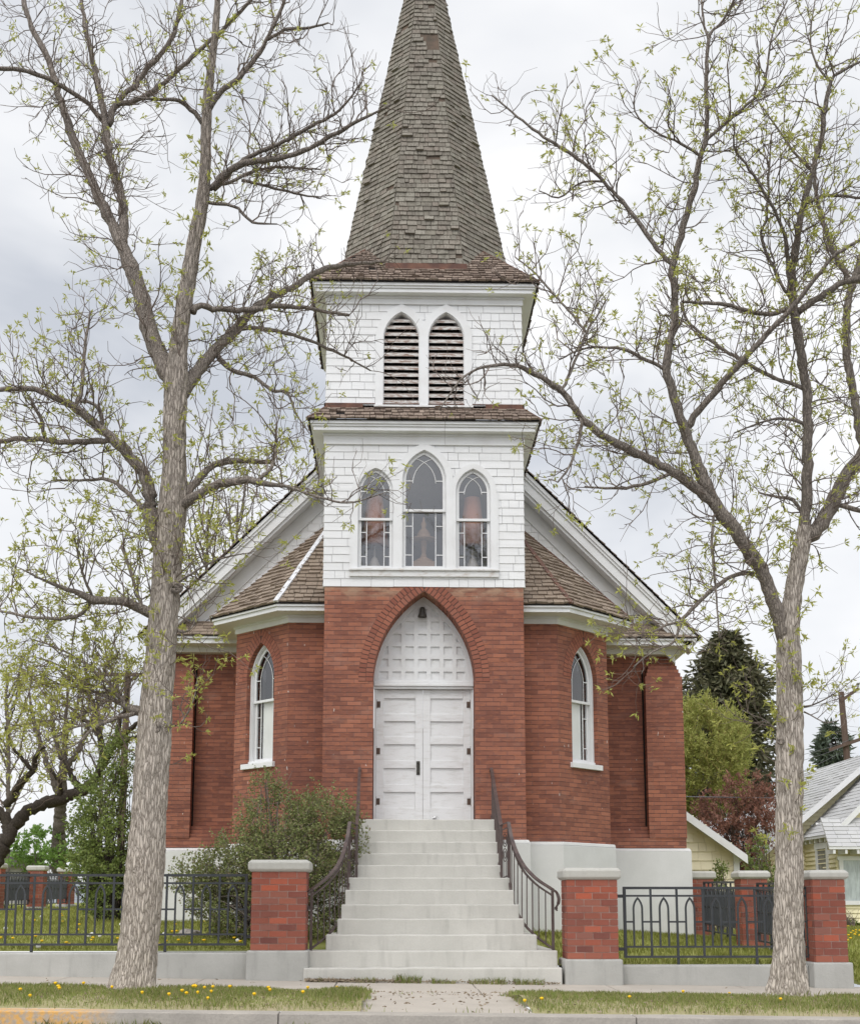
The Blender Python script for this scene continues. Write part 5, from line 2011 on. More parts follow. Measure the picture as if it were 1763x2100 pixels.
# ================================================================== LILAC AND OTHER SHRUBS
def bush(name, lobes, base, label, cat, leafm, twigm, nleaf, leaf, nstem, seed, core=.55, group=None, bare=0.0, upward=.5):
    """lobes: (centre, radii) ellipsoids; stems run from the base into them; leaves fill their outer shells in clumps"""
    rs = np.random.default_rng(seed)
    random.seed(seed)
    t = thing(name, tuple(base), label, cat, group)
    tw = MB()
    lv = Quads()
    vol = np.array([r[0] * r[1] * r[2] for c, r in lobes]) ** .8
    vol /= vol.sum()
    ends = []
    for i in range(nstem):
        k = rs.choice(len(lobes), p=vol)
        c, r = lobes[k]
        v = rs.normal(size=3)
        v /= np.linalg.norm(v)
        e_ = np.array(c) + v * np.array(r) * rs.uniform(.35, .95)
        b_ = np.array(base) + np.array([rs.uniform(-.35, .35) * r[0], rs.uniform(-.35, .35) * r[1], 0])
        m_ = (b_ + e_) / 2 + rs.normal(size=3) * .12 + np.array([0, 0, .15])
        P, Rd = resample([b_, m_, e_], [.02, .012, .005], .12)
        tw.tube(P, Rd, 4, False)
        ends.append((P, Rd))
    for P, Rd in ends:
        for _ in range(5):
            j = rs.integers(len(P) // 3, len(P))
            d = rs.normal(size=3) + np.array([0, 0, .7])
            pts, de = twig_path(P[j], d / np.linalg.norm(d), rs.uniform(.15, .45), 4, .1, .25)
            tw.tube(pts, np.linspace(.005, .002, 5), 3, False)
    ncl = max(1, nleaf // 14)
    for i in range(ncl):
        k = rs.choice(len(lobes), p=vol)
        c, r = lobes[k]
        v = rs.normal(size=3)
        v /= np.linalg.norm(v)
        rad = rs.uniform(core, 1.0) ** .6
        p = np.array(c) + v * np.array(r) * rad
        n_ = mn.noise(Vector(p * 2.6))
        if n_ < -.12 + bare:
            continue
        if p[2] < base[2] + .03:
            continue
        d = v * .6 + rs.normal(size=3) * .5 + np.array([0, 0, upward])
        d /= np.linalg.norm(d)
        L = rs.uniform(.07, .2)
        if i % 3 == 0:
            tw.tube([p - d * L * .7, p + d * L], [.0035, .0018], 3, False)
        m = 14
        pos = p + d[None, :] * rs.uniform(-.5, 1, m)[:, None] * L + rs.normal(size=(m, 3)) * .025
        lv.leaves(pos, rs.normal(size=(m, 3)) + d * .5 + np.array([0, 0, .2]), rs.uniform(.6, 1.2, m) * leaf[0], leaf[1])
    tw.build('stems', twigm, t)
    lv.build('leaves', leafm, t)
    return t


def lobe(px, py, rx, ry, Y, dy):
    """ellipsoid read off the photograph"""
    c = at(px, py, Y)
    s_ = (Y - CAM[1]) / CF
    return (c, (rx * s_, dy, ry * s_))


bush('lilac_bush', [lobe(560, 1690, 75, 85, -1.5, .6), lobe(665, 1690, 75, 75, -1.5, .6), lobe(600, 1780, 120, 95, -1.9, .8), lobe(480, 1790, 85, 75, -1.7, .6),
                    lobe(420, 1800, 65, 60, -1.6, .5), lobe(520, 1870, 95, 75, -1.8, .7), lobe(640, 1880, 80, 90, -1.9, .7), lobe(705, 1740, 45, 80, -1.5, .4), lobe(545, 1620, 30, 35, -1.4, .3), lobe(440, 1860, 60, 60, -1.8, .4)],
     (at(530, 1925, -1.7)[0], -1.7, .48), 'big leafy lilac bush behind the left gate pillar beside the steps', 'bush', M['lilac'], M['greytwig'], 62000, (.042, .027), 120, 21, .3, bare=-.08)
bush('dark_shrub', [lobe(215, 1640, 60, 80, 4.5, 1.0), lobe(230, 1740, 75, 85, 4.0, 1.0), lobe(190, 1790, 55, 60, 3.6, .8), lobe(240, 1560, 35, 60, 4.8, .8), lobe(165, 1720, 40, 60, 4.6, .7), lobe(225, 1850, 55, 40, 3.6, .6)],
     (at(225, 1890, 4.0)[0], 4.0, .6), 'tall dark green shrub behind the left ash trunk', 'shrub', M['shrub'], M['darkbark'], 21000, (.07, .036), 60, 22, .3, bare=.02)
bush('fresh_green_bush', [lobe(85, 1735, 55, 45, 24, 1.5), lobe(55, 1750, 40, 35, 24, 1.2), lobe(120, 1755, 35, 30, 23, 1.2)], (at(85, 1800, 24)[0], 24, .9),
     'rounded light green bush beyond the left fence pillars', 'bush', M['fresh'], M['greytwig'], 4200, (.13, .08), 20, 23, .3, 'light green bushes beyond the left fence')
bush('fresh_green_bush', [lobe(180, 1765, 35, 35, 19, 1.2), lobe(205, 1785, 30, 30, 19, 1.2)], (at(190, 1810, 19)[0], 19, .9),
     'small light green bush between the dark shrub and the left fence pillars', 'bush', M['fresh'], M['greytwig'], 2200, (.12, .07), 14, 24, .3, 'light green bushes beyond the left fence')
bush('young_sapling', [lobe(1480, 1800, 22, 28, 6.0, .25), lobe(1462, 1790, 12, 24, 6.0, .2)], (at(1475, 1830, 6.0)[0], 6.0, .45),
     'thin young sapling beside the cream garage behind the iron fence', 'sapling', M['shrub'], M['twig'], 500, (.07, .035), 8, 25, .2)
bush('low_green_shrub', [lobe(1745, 1893, 20, 12, 12.5, .3)], (at(1745, 1905, 12.5)[0], 12.5, .4),
     'low green plant against the foot of the cream house', 'plant', M['shrub'], M['twig'], 700, (.09, .04), 8, 26, .2)
bush('young_green_tree', [lobe(1555, 1765, 22, 50, 10.5, .6), lobe(1572, 1800, 20, 40, 10.5, .5)], (at(1560, 1850, 10.5)[0], 10.5, .4),
     'slim green shrub behind the iron fence left of the right ash trunk', 'shrub', M['shrub'], M['twig'], 1400, (.08, .04), 14, 27, .2)


# ================================================================== BACKGROUND TREES
def bare_tree(name, traces, Y, label, seed, barkm, leafm, leafp, dens, leaf, len1, len2, group=None, base=None, ncl=5, r1=.011, dy=.5, sub=.2):
    random.seed(seed)
    b = base if base is not None else at(traces[0][0][0], traces[0][0][1], Y)
    t = thing(name, tuple(b), label, 'tree', group)
    lm = limbs_from([lerp_r(q) for q in traces], Y, 1.0, seed, dy)
    a = MB()
    P, Rd = lm[0]
    wb = np.random.default_rng(3).normal(size=P.shape) * np.minimum(Rd, .1)[:, None] * .16
    wb[:, 1] *= .3
    a.tube(P + wb, Rd * (1 + .07 * np.random.default_rng(4).normal(size=len(Rd))), 12)
    a.build('trunk', barkm, t, smooth=True)
    a = MB()
    for P, Rd in lm[1:]:
        wb = np.random.default_rng(len(P)).normal(size=P.shape) * np.minimum(Rd, .05)[:, None] * .35
        wb[0] = 0
        a.tube(P + wb, Rd, 7)
    if len(lm) > 1:
        a.build('limbs', barkm, t, smooth=True)
    tw = MB()
    lv = Quads()
    grow(lm[1:] or lm, tw, lv, dens, len1, len2, leafp, leaf, start=.15, r1=r1, sub=sub, clus=ncl)
    tw.build('twigs', M['greytwig'] if barkm is not M['darkbark'] else M['twig'], t)
    lv.build('leaves', leafm, t)
    return t


bare_tree('fruit_tree', [
    [(-40, 1800, 19), (-8, 1762, 17), (14, 1722, 15), (30, 1692, 14), (58, 1664, 12.5), (95, 1646, 13), (118, 1643, 12), (137, 1632, 12), (160, 1628, 11), (183, 1610, 11), (205, 1590, 9)],
    [(195, 1600, 9), (210, 1570, 7.5), (232, 1530, 6), (262, 1500, 6), (300, 1470, 3)],
    [(208, 1580, 9), (212, 1540, 7), (200, 1505, 6), (175, 1478, 4), (150, 1465, 3)],
    [(170, 1622, 8), (150, 1600, 6), (140, 1570, 5), (120, 1550, 3)],
    [(20, 1705, 13), (10, 1680, 12), (-8, 1660, 11), (-30, 1640, 9)],
    [(15, 1655, 9), (40, 1610, 7), (68, 1580, 6), (72, 1555, 5), (90, 1530, 3)],
    [(68, 1580, 5), (45, 1555, 4), (25, 1530, 3), (10, 1490, 2)],
    [(110, 1640, 7), (125, 1620, 5), (118, 1600, 4), (100, 1575, 3)],
    [(230, 1532, 5), (260, 1520, 4), (300, 1500, 3)],
    [(235, 1525, 5), (250, 1470, 4), (262, 1420, 2.5), (270, 1390, 1.5)],
    [(205, 1510, 4), (190, 1440, 3), (170, 1390, 2)],
], 10.0, 'crooked dark limbed fruit tree in the left lawn', 31, M['darkbark'], M['ash'], .62, 6.0, (.085, .035), (.4, 1.2), (.15, .5), base=at(-60, 1850, 10.0), r1=.014, dy=.35)
bare_tree('bare_tree', [
    [(122, 1790, 15), (121, 1740, 14), (122, 1690, 13), (125, 1640, 12), (128, 1590, 9), (132, 1540, 6), (135, 1480, 4), (138, 1420, 2.5), (141, 1350, 1)],
    [(125, 1640, 8), (95, 1560, 6), (70, 1480, 4), (60, 1420, 2)],
    [(128, 1590, 7), (165, 1530, 5), (190, 1470, 3), (205, 1420, 2)],
    [(130, 1560, 6), (110, 1500, 4), (105, 1430, 2)],
    [(133, 1520, 5), (155, 1460, 3), (165, 1410, 2)]], 24.0, 'bare grey trunked tree behind the crooked fruit tree', 32, M['limb'], M['ash'], .5, 3.6, (.12, .05), (.7, 1.8), (.3, .8), r1=.014)
for k, (px, top, w, Y, lab) in enumerate([(425, 1040, 60, 26.0, 'budding tree showing above the left slope of the church roof'), (485, 1030, 45, 30.0, 'thin bare tree close to the church tower above the left roof slope'),
                                          (15, 1380, 70, 46.0, 'pale budding tree at the far left edge behind the fruit tree'), (205, 1420, 70, 60.0, 'hazy bare tree far behind the dark shrub')]):
    tr = [[(px, 1800, 5), (px + 2, 1540, 4), (px - 3, 1500 - (1500 - top) * .55, 3), (px, top + 60 * (top < 1300) + 25, 3), (px + 3, top, 1.5)]]
    r_ = random.Random(k)
    hb = 1350 if k < 2 else 1700
    for q in range(14):
        y0 = hb - (hb - top - 30) * (q / 14)
        sx = r_.choice((-1, 1))
        reach = w * r_.uniform(.5, 1.1) * (1 - .4 * q / 14)
        tr.append([(px, y0, 2.4), (px + sx * reach * .5, y0 - 45, 1.8), (px + sx * reach * .85, y0 - 110 * r_.uniform(.6, 1.1), 1.1), (px + sx * reach, max(top - 10, y0 - 150 * r_.uniform(.6, 1.2)), .8)])
    bare_tree('budding_tree', tr, Y, lab, 40 + k, M['limb'], M['ash'], (.6, .1, .75, .4)[k], 2.4 if k < 2 else 2.0, (.15, .07), (.7, 1.8), (.3, .8), 'budding trees behind the church and lawn', r1=.014, sub=.3)


def spruce(name, px, top, bot, wid, Y, label, mat, seed, n, leaf, open_=.0):
    rs = np.random.default_rng(seed)
    A = at(px, bot, Y)
    B = at(px, top, Y)
    s_ = (Y - CAM[1]) / CF
    b = (A[0], Y, float(yard(A[0], Y)))
    t = thing(name, b, label, 'tree')
    a = MB()
    a.tube([(A[0], Y, b[2] - .1), (B[0], Y, B[2])], [.22, .03], 8)
    a.build('trunk', M['darkbark'], t)
    tw = MB()
    lv = Quads()
    H_ = B[2] - b[2]
    z0 = A[2]
    for i in range(n):
        f = rs.random() ** 1.15
        z = B[2] - f * (B[2] - z0)
        prof = min(1, (f * 2.6 + .22)) if f < .5 else 1.0 - .15 * (f - .5)
        Rm = wid * s_ * prof * rs.uniform(.65, 1.12)
        th = rs.uniform(0, 2 * math.pi)
        d = np.array([math.cos(th), math.sin(th), 0])
        P = np.array([[A[0], Y, z + .1 * Rm]]) + np.outer(np.linspace(0, 1, 5), d * Rm)
        P[:, 2] += np.array([0, .05, .02, -.06, -.05]) * Rm * 1.6
        tw.tube(P, np.linspace(.02, .006, 5), 3, False)
        m = int(10 + 26 * prof)
        u = rs.uniform(.25 if open_ else .12, 1.0, m)
        pos = np.stack([np.interp(u * 4, range(5), P[:, k]) for k in range(3)], 1)
        side = np.cross(d, (0, 0, 1))
        pos += side[None, :] * rs.normal(size=m)[:, None] * .16 * Rm * u[:, None] + rs.normal(size=(m, 3)) * .06
        pos[:, 2] -= rs.random(m) * .16
        lv.leaves(pos, d[None, :] * .8 + rs.normal(size=(m, 3)) * .6 - np.array([0, 0, .2]), rs.uniform(.6, 1.2, m) * leaf[0], leaf[1])
    tw.build('branches', M['darkbark'], t)
    lv.build('needles', mat, t)
    return t


spruce('spruce_tree', 1503, 1300, 1665, 108, 24.0, 'big dark spruce tree between the church and the right ash trunk', M['needle'], 51, 620, (.30, .085))
spruce('spruce_tree', 1712, 1484, 1620, 40, 52.0, 'small distant spruce tree behind the utility pole and house roof', M['needle2'], 52, 90, (.5, .12), .3)


def willow(px, top, bot, w, Y, label, seed):
    rs = np.random.default_rng(seed)
    A = at(px, bot, Y)
    s_ = (Y - CAM[1]) / CF
    b = np.array((A[0] - .6, Y, float(yard(A[0], Y))))
    t = thing('willow_tree', tuple(b), label, 'tree')
    tw = MB()
    lv = Quads()
    a = MB()
    a.tube([b, at(px - 40, 1700, Y), at(px, 1640, Y), at(px + 20, 1580, Y)], [.2, .16, .11, .05], 8)
    for q in range(16):
        e_ = at(px + rs.uniform(-w, w), rs.uniform(top + 20, 1620), Y + rs.uniform(-1, 1))
        P, Rd = resample([at(px - 15, 1665, Y), (at(px - 10, 1640, Y) + e_) / 2 + rs.normal(size=3) * .2, e_], [.06, .035, .01], .25)
        a.tube(P, Rd, 5)
    a.build('trunk', M['limb'], t)
    H_ = (bot - top) * s_
    C = at(px, (top + bot) / 2, Y)
    for i in range(1900):
        v = rs.normal(size=3)
        v /= np.linalg.norm(v)
        rr = rs.uniform(.45, 1.0) ** .5
        p = C + v * np.array([w * s_, 1.7, H_ / 2]) * rr
        if mn.noise(Vector(p * 1.1)) < -.28:
            continue
        d = v * .5 + np.array([0, 0, .7]) + rs.normal(size=3) * .3
        d /= np.linalg.norm(d)
        L = rs.uniform(.3, .7)
        pts, de = twig_path(p - d * L * .5, d, L, 4, -.02, .12)
        if i % 2 == 0:
            tw.tube(pts, np.linspace(.010, .004, 5), 3, False)
        m = 22
        u = rs.uniform(0, 4, m)
        pos = np.stack([np.interp(u, range(5), pts[:, k]) for k in range(3)], 1)
        lv.leaves(pos, de[None, :] * .8 + rs.normal(size=(m, 3)) * .7, rs.uniform(.6, 1.2, m) * .13, .035)
    tw.build('twigs', m_plain('yellow_twig', (0.3, 0.23, 0.08), (0.22, 0.17, 0.07), 6), t)
    lv.build('leaves', M['willow'], t)


willow(1438, 1432, 1690, 106, 17.0, 'yellow green willow tree just right of the church corner', 53)
bush('maroon_tree', [lobe(1500, 1665, 62, 60, 13.5, 1.2), lobe(1560, 1670, 45, 65, 13.5, 1.2), lobe(1520, 1720, 75, 50, 13.2, 1.2), lobe(1470, 1690, 45, 40, 13.5, 1.0), lobe(1550, 1615, 32, 40, 13.5, .8), lobe(1498, 1615, 26, 35, 13.5, .6), lobe(1450, 1660, 28, 30, 13.5, .7), lobe(1520, 1780, 60, 40, 13.2, .9)],
     (at(1540, 1830, 13.5)[0], 13.5, .5), 'maroon leaved tree behind the cream garage', 'tree', M['maroon'], M['darkbark'], 14000, (.10, .042), 90, 28, .15, bare=.0)


# ================================================================== HOUSES, POLES AND WIRES
def rect_wall(mb, a, b, z0, z1, expo, wmin, wmax, clip=None, th=.034):
    """siding on a vertical wall running from plan point a to b (outside on the right-hand side)"""
    a, b = np.array(a, float), np.array(b, float)
    L = np.linalg.norm(b - a)
    U = (b - a) / L
    mb.fr = ((a[0], a[1], 0), (U[0], U[1], 0), (-U[1], U[0], 0))
    wall_shingles(mb, 0, L, z0, z1, expo, wmin, wmax, None, clip, th, .001)


# garage -------------------------------------------------------------------
gx1, gz = 7.13, 2.12
hwg = 2.7
ga = thing('garage', (gx1 - hwg, 11.0, .45), 'small cream shingled garage with white trim right of the church', 'garage')
w_ = MB()
rect_wall(w_, (gx1 - 2 * hwg, 9.0), (gx1, 9.0), .3, 4.1, .20, .17, .34, lambda z: (0, 2 * hwg) if z < gz else ((z - gz) / .72, 2 * hwg - (z - gz) / .72))
rect_wall(w_, (gx1, 9.0), (gx1, 14.0), .3, gz, .20, .17, .34)
w_.build('wall', M['cream2'], ga)
tr = MB()
tr.box(gx1 - .10, gx1 + .03, 8.955, 9.1, .3, gz - .02)
tr.build('corner_board', M['white'], ga)
rf = MB()
for s in (1, -1):
    xc = gx1 - hwg
    pts = [(xc + s * (hwg + .12), gz - .23), (xc, gz - .23 + (hwg + .12) * .72), (xc, gz - .10 + (hwg + .12) * .72), (xc + s * (hwg + .12), gz - .10)]
    rf.prism(pts, 8.62, 14.3)
ro_ = rf.build('roof', M['greyroof'], ga)
rk = MB()
for s in (1, -1):
    pts = [(xc + s * (hwg + .125), gz - .30), (xc, gz - .30 + (hwg + .125) * .72), (xc, gz - .12 + (hwg + .125) * .72), (xc + s * (hwg + .125), gz - .12)]
    rk.prism(pts, 8.59, 8.615)
rk.build('rake_board', M['white'], ga)

# cream bungalow -----------------------------------------------------------------
ho = thing('cream_house', (13.5, 16.0, .45), 'cream clapboard house with grey shingled roofs at the right edge', 'house')


def gable_block(x0, x1, y0, y1, zb, ze, slope, over, tails, nm=''):
    """block with its gable towards the street: siding, roof planes, barge boards, rafter tails"""
    xc = (x0 + x1) / 2
    hw_ = (x1 - x0) / 2
    w = MB()
    rect_wall(w, (x0, y0), (x1, y0), zb, ze + hw_ * slope, .115, 3, 5, lambda z: (0, 2 * hw_) if z < ze else ((z - ze) / slope, 2 * hw_ - (z - ze) / slope), .03)
    rect_wall(w, (x0, y1), (x0, y0), zb, ze, .115, 3, 5, None, .03)
    w.build('wall', M['cream'], ho)
    zr = ze + hw_ * slope
    r = MB()
    un = MB()
    for s in (-1, 1):
        xe = xc + s * (hw_ + over)
        zeave = ze - over * slope + .06
        P = [(xe, y0 - over, zeave), (xe, y1, zeave), (xc, y1, zr + .06), (xc, y0 - over, zr + .06)]
        if s > 0:
            P = [P[1], P[0], P[3], P[2]]
        roof_facet(r, P, .16, .2, .45, .016, .003)
        un.prism([(xe, zeave - .06), (xc, zr), (xc, zr + .055), (xe, zeave - .005)], y0 - over + .01, y1)
    ro = r.build('roof', M['greyroof'], ho)
    un.build('roof_boards', M['white'], ro)
    b = MB()
    for s in (-1, 1):
        xe = xc + s * (hw_ + over)
        zeave = ze - over * slope + .06
        b.prism([(xe, zeave - .17), (xc, zr - .11), (xc, zr + .07), (xe, zeave + .01)], y0 - over - .035, y0 - over + .005)
    b.build('barge_board', M['white'], ho)
    if tails:
        y = y0 - over + .25
        while y < y1:
            t_ = MB()
            t_.box(x0 - over + .04, x0, y - .035, y + .035, ze - over * slope - .10, ze - over * slope - .0)
            t_.build('rafter_tail', M['white'], ho)
            y += .42


def pX(px, Y):
    return at(px, 1700, Y)[0]


e1 = at(1700, 1718, 13.0)
e2 = at(1747, 1737, 10.0)
zg = .5
gable_block(10.2 - .6, 10.2 + 5.6, 15.6, 22.5, zg, 2.5, .82, .55, False)
x0w = e1[0] + .16
gable_block(x0w, x0w + 6.4, 13.0, 15.7, zg, e1[2] + .17, .95, .16, True)
sh = MB()
zs_ = at(1720, 1737, 12.4)[2]
P = [(pX(1698, 12.4), 12.4, zs_), (pX(1698, 12.4) + 3.0, 12.4, zs_), (pX(1698, 12.4) + 3.0, 12.98, zs_ + .75), (pX(1698, 12.4), 12.98, zs_ + .75)]
roof_facet(sh, P, .13, .2, .4, .016, .003)
sho = sh.build('pent_roof', M['greyroof'], ho)
un = MB()
un.hexa([(p[0], p[1], p[2] - .06) for p in P] + [(p[0], p[1], p[2] - .004) for p in P])
un.build('roof_boards', M['white'], sho)
x = P[0][0] + .1
while x < P[1][0]:
    tl_ = MB()
    tl_.box(x, x + .06, 12.42, 12.98, zs_ - .17, zs_ - .065)
    tl_.build('rafter_tail', M['white'], sho)
    x += .3
br_ = MB()
q = at(1673, 1720, 15.3)
br_.bar((q[0], 15.56, q[2] - .05), (q[0], 15.1, q[2] + .38), .09)
br_.bar((q[0], 15.54, q[2] - .35), (q[0], 15.54, q[2] + .38), .09)
br_.build('bracket', M['white'], ho)
# side window of the wing (faces left) and big front window of the porch
xw = x0w
yw0, yw1 = 13.55, 14.55
wf = MB()
zw0, zw1 = at(1685, 1785, 14.0)[2], at(1685, 1741, 14.0)[2]
for (ya, yb_, za_, zb_) in ((yw0, yw0 + .13, zw0, zw1), (yw1 - .13, yw1, zw0, zw1), (yw0 - .05, yw1 + .05, zw1, zw1 + .15), (yw0 - .05, yw1 + .05, zw0 - .08, zw0)):
    wf.box(xw - .06, xw + .01, ya, yb_, za_, zb_)
wfo = wf.build('window', M['white'], ho)
g = MB()
g.poly([(xw - .03, yw0 + .1, zw0), (xw - .03, yw1 - .1, zw0), (xw - .03, yw1 - .1, zw1), (xw - .03, yw0 + .1, zw1)])
g.build('pane', m_plain('curtained_dark_glass', (.1, .11, .12), (.2, .2, .2), 4, .1, spec=.6), wfo)
wf = MB()
yq = 12.96
x0, x1 = pX(1724, yq), pX(1724, yq) + .62
z0, z1 = at(1740, 1848, yq)[2], at(1740, 1765, yq)[2]
for (xa, xb, za_, zb_) in ((x0 - .1, x0, z0, z1), (x1, x1 + .1, z0, z1), (x0 - .13, x1 + .13, z1, z1 + .1), (x0 - .13, x1 + .13, z0 - .1, z0)):
    wf.box(xa, xb, yq - .04, 13.0, za_, zb_)
wfo = wf.build('window', M['white'], ho)
g = MB()
g.poly([(x0, yq - .012, z0), (x1, yq - .012, z0), (x1, yq - .012, z1), (x0, yq - .012, z1)])
g.build('pane', m_plain('curtained_glass', (.45, .5, .5), (.3, .34, .34), 5, .15, stretch=(6, 6, 1), spec=.5), wfo)
hn = MB()                          # house numbers on the board right of the window
for i, z in enumerate((z0 + .75, z0 + .58)):
    xx = x1 + .14
    hn.box(xx, xx + .075, yq - .03, yq - .01, z + .10, z + .12)
    hn.box(xx, xx + .018, yq - .03, yq - .01, z + .06, z + .10)
    hn.box(xx, xx + .075, yq - .03, yq - .01, z + .05, z + .07)
    hn.box(xx + .058, xx + .075, yq - .03, yq - .01, z + .015, z + .05)
    hn.box(xx, xx + .075, yq - .03, yq - .01, z, z + .018)
hn.build('house_number', M['dark'], ho)

# distant house on the far left
dh = thing('distant_house', (at(-20, 1770, 55)[0], 57, .9), 'low dark roofed house far off at the left edge', 'house')
q0, q1 = at(-120, 1790, 55), at(42, 1776, 55)
a = MB()
a.box(q0[0], q1[0], 55, 60, .6, q1[2])
a.build('wall', M['room'], dh)
a = MB()
a.prism([(q0[0] - .5, q1[2] - .05), (q1[0] + .4, q1[2] - .05), (q1[0] + .4, q1[2] + .15), (q1[0] - 1.6, q1[2] + 1.0), (q0[0] - .5, q1[2] + 1.0)], 54.5, 60.5)
a.build('roof', m_plain('dark_roof', (.07, .065, .065), (.11, .1, .1), 3, .9), dh)
# hills
V = []
hx = np.linspace(-900, 900, 60)
hmb = MB()
top_ = 16 + 9 * np.sin(hx * .011) + 5 * np.sin(hx * .031 + 1)
top_ = top_ * np.interp(hx, [-900, -150, 100, 900], [1.25, 1.0, .25, .2])
vs = [(x_, 640, 0) for x_ in hx] + [(x_, 690, max(1, z_)) for x_, z_ in zip(hx, top_)] + [(x_, 760, 0) for x_ in hx]
n_ = len(hx)
hmb.add(vs, [(i, i + 1, n_ + i + 1, n_ + i) for i in range(n_ - 1)] + [(n_ + i, n_ + i + 1, 2 * n_ + i + 1, 2 * n_ + i) for i in range(n_ - 1)])
tag(hmb.build('hills', m_plain('hazy_hill', (.20, .23, .26), (.25, .26, .27), .01, .95), smooth=True), kind='structure')


def pole(p0, p1, label, arms):
    t = thing('utility_pole', tuple(p0), label, 'pole', 'utility poles')
    a = MB()
    a.tube([p0, p1], [.17, .13], 10)
    a.build('post', M['pole'], t)
    for (c, d, L, th) in arms:
        c, d = np.array(c), np.array(d)
        a = MB()
        a.bar(c - d * L / 2, c + d * L / 2, th)
        ao = a.build('crossarm', M['pole'], t)
        for f in (-.46, .46):
            i_ = MB()
            q_ = c + d * L * f
            i_.lathe([(.03, 0), (.03, .1), (.07, .11), (.07, .17), (.04, .2), (0, .21)], tuple(q_ + np.array([0, 0, th / 2])), 8)
            i_.build('insulator', M['wire'], ao)
    return t


PT = at(1724, 1419, 38)
PB = at(1738, 1600, 38)
PB[2] = .6
pb = at(1737, 1560, 38)
PB[0] = pb[0] + .25
pole(PB, PT, 'leaning brown utility pole behind the roof of the cream house', [(at(1742, 1425, 37.8), np.array([.75, -.3, .55]), 1.0, .12), (at(1742, 1524, 37.8), np.array([.87, -.2, .3]), 2.0, .14)])
PL = at(262, 1376, 34)
pole((PL[0], 34, .8), PL, 'utility pole mostly hidden behind the left ash trunk', [(at(255, 1384, 33.8), np.array([1, 0, 0.0]), 2.3, .13)])


def wire(p0, p1, sag, label, r=.009):
    P = np.linspace(0, 1, 20)
    pts = np.outer(1 - P, p0) + np.outer(P, p1)
    pts[:, 2] -= sag * 4 * P * (1 - P)
    m_ = MB()
    m_.tube(pts, r, 4, False)
    tag(m_.build('overhead_wire', M['wire']), label, 'wire', 'overhead wires')


wire(at(1752, 1420, 38), at(1404, 1442, 44), .3, 'topmost thin wire crossing the sky left of the utility pole')
wire(at(1724, 1437, 38), at(1404, 1462, 44), .3, 'thin wire just under the topmost one left of the utility pole')
wire(at(1752, 1513, 38), at(1404, 1556, 30), .5, 'sagging wire from the lower crossarm across the willow tree')
wire(at(1735, 1528, 38), at(1404, 1570, 30), .5, 'lower sagging wire across the willow tree top')
wire(at(1720, 1545, 38), at(1395, 1650, 20), .3, 'service wire slanting down behind the maroon tree')
wire(at(1590, 1637, 13.0), at(1395, 1634, 13.0), .0, 'pale level wire in front of the maroon tree', .012)
for k, (xa, ya, xb, yb_) in enumerate(((216, 1383, -60, 1150), (240, 1383, -60, 1085), (275, 1383, 40, 1255), (292, 1383, 100, 1290))):
    wire(at(xa, ya, 34), at(xb, yb_, 18 + 2 * k), .25, 'thin wire slanting across the sky left of the big ash trunk', .008)


# ================================================================== GRASS, DANDELIONS, WEEDS
def blades(name, n, xr, yr, zf, hmin, hmax, w, mat, seed, mask=None, kind='stuff', lab=None, cat=None):
    rs = np.random.default_rng(seed)
    x = rs.uniform(xr[0], xr[1], n)
    y = rs.uniform(yr[0], yr[1], n)
    if mask is not None:
        k = mask(x, y, rs)
        x, y = x[k], y[k]
    n = len(x)
    z = zf(x, y)
    cl = np.array([mn.noise(Vector((a * 1.7, b * 1.7, seed))) for a, b in zip(x, y)])
    h = rs.uniform(hmin, hmax, n) * (1 + .7 * cl)
    th = rs.uniform(0, 2 * math.pi, n)
    lean = rs.uniform(.1, .6, n)
    dx, dy = np.cos(th), np.sin(th)
    b = np.stack([x, y, z - .004], 1)
    sd = np.stack([-dy, dx, 0 * dx], 1) * (w / 2)
    m = b + np.stack([dx * lean * h * .35, dy * lean * h * .35, h * .6], 1)
    t = b + np.stack([dx * lean * h, dy * lean * h, h], 1)
    V = np.stack([b - sd, b + sd, m + sd * .7, t, m - sd * .7], 1).reshape(-1, 3)
    F = np.arange(n * 5).reshape(-1, 5)
    o = fast_mesh(name, V, F, mat)
    tag(o, lab, cat, None, kind)
    return o


def verge_mask(x, y, rs):
    d1 = (x + 3.04) ** 2 + (y + 7.2) ** 2
    d2 = (x - 3.47) ** 2 + (y + 7.2) ** 2
    bare = np.array([mn.noise(Vector((a * .9, b * 2.2, 3.3))) for a, b in zip(x, y)])
    edge = np.interp(y, [-9, -8.75, -8.3], [.25, .5, 1.0])
    return ((x < -.72 + .06 * np.sin(y * 9)) | (x > .74 + .08 * np.sin(y * 7))) & (rs.random(len(x)) < edge * np.clip(1.25 + bare * 1.6, .15, 1)) & (rs.random(len(x)) < np.clip((np.minimum(d1, d2) - .05) / .35, .06, 1))


blades('verge_grass', 95000, (-6.6, 6.6), (-9.0, -6.38), strip_z, .02, .062, .007, M['grass'], 71, verge_mask, 'stuff', 'mown green grass with bare patches on the verge by the kerb', 'grass')


def lawn_mask(x, y, rs):
    inside = (np.abs(x) > 1.7) | (y > -3)
    church_ = (np.abs(x) < 4.75) & (y > 2.9) | (np.abs(x) < 3.2) & (y > .6) | (np.abs(x) < 1.62) & (y > -4)
    return inside & ~church_


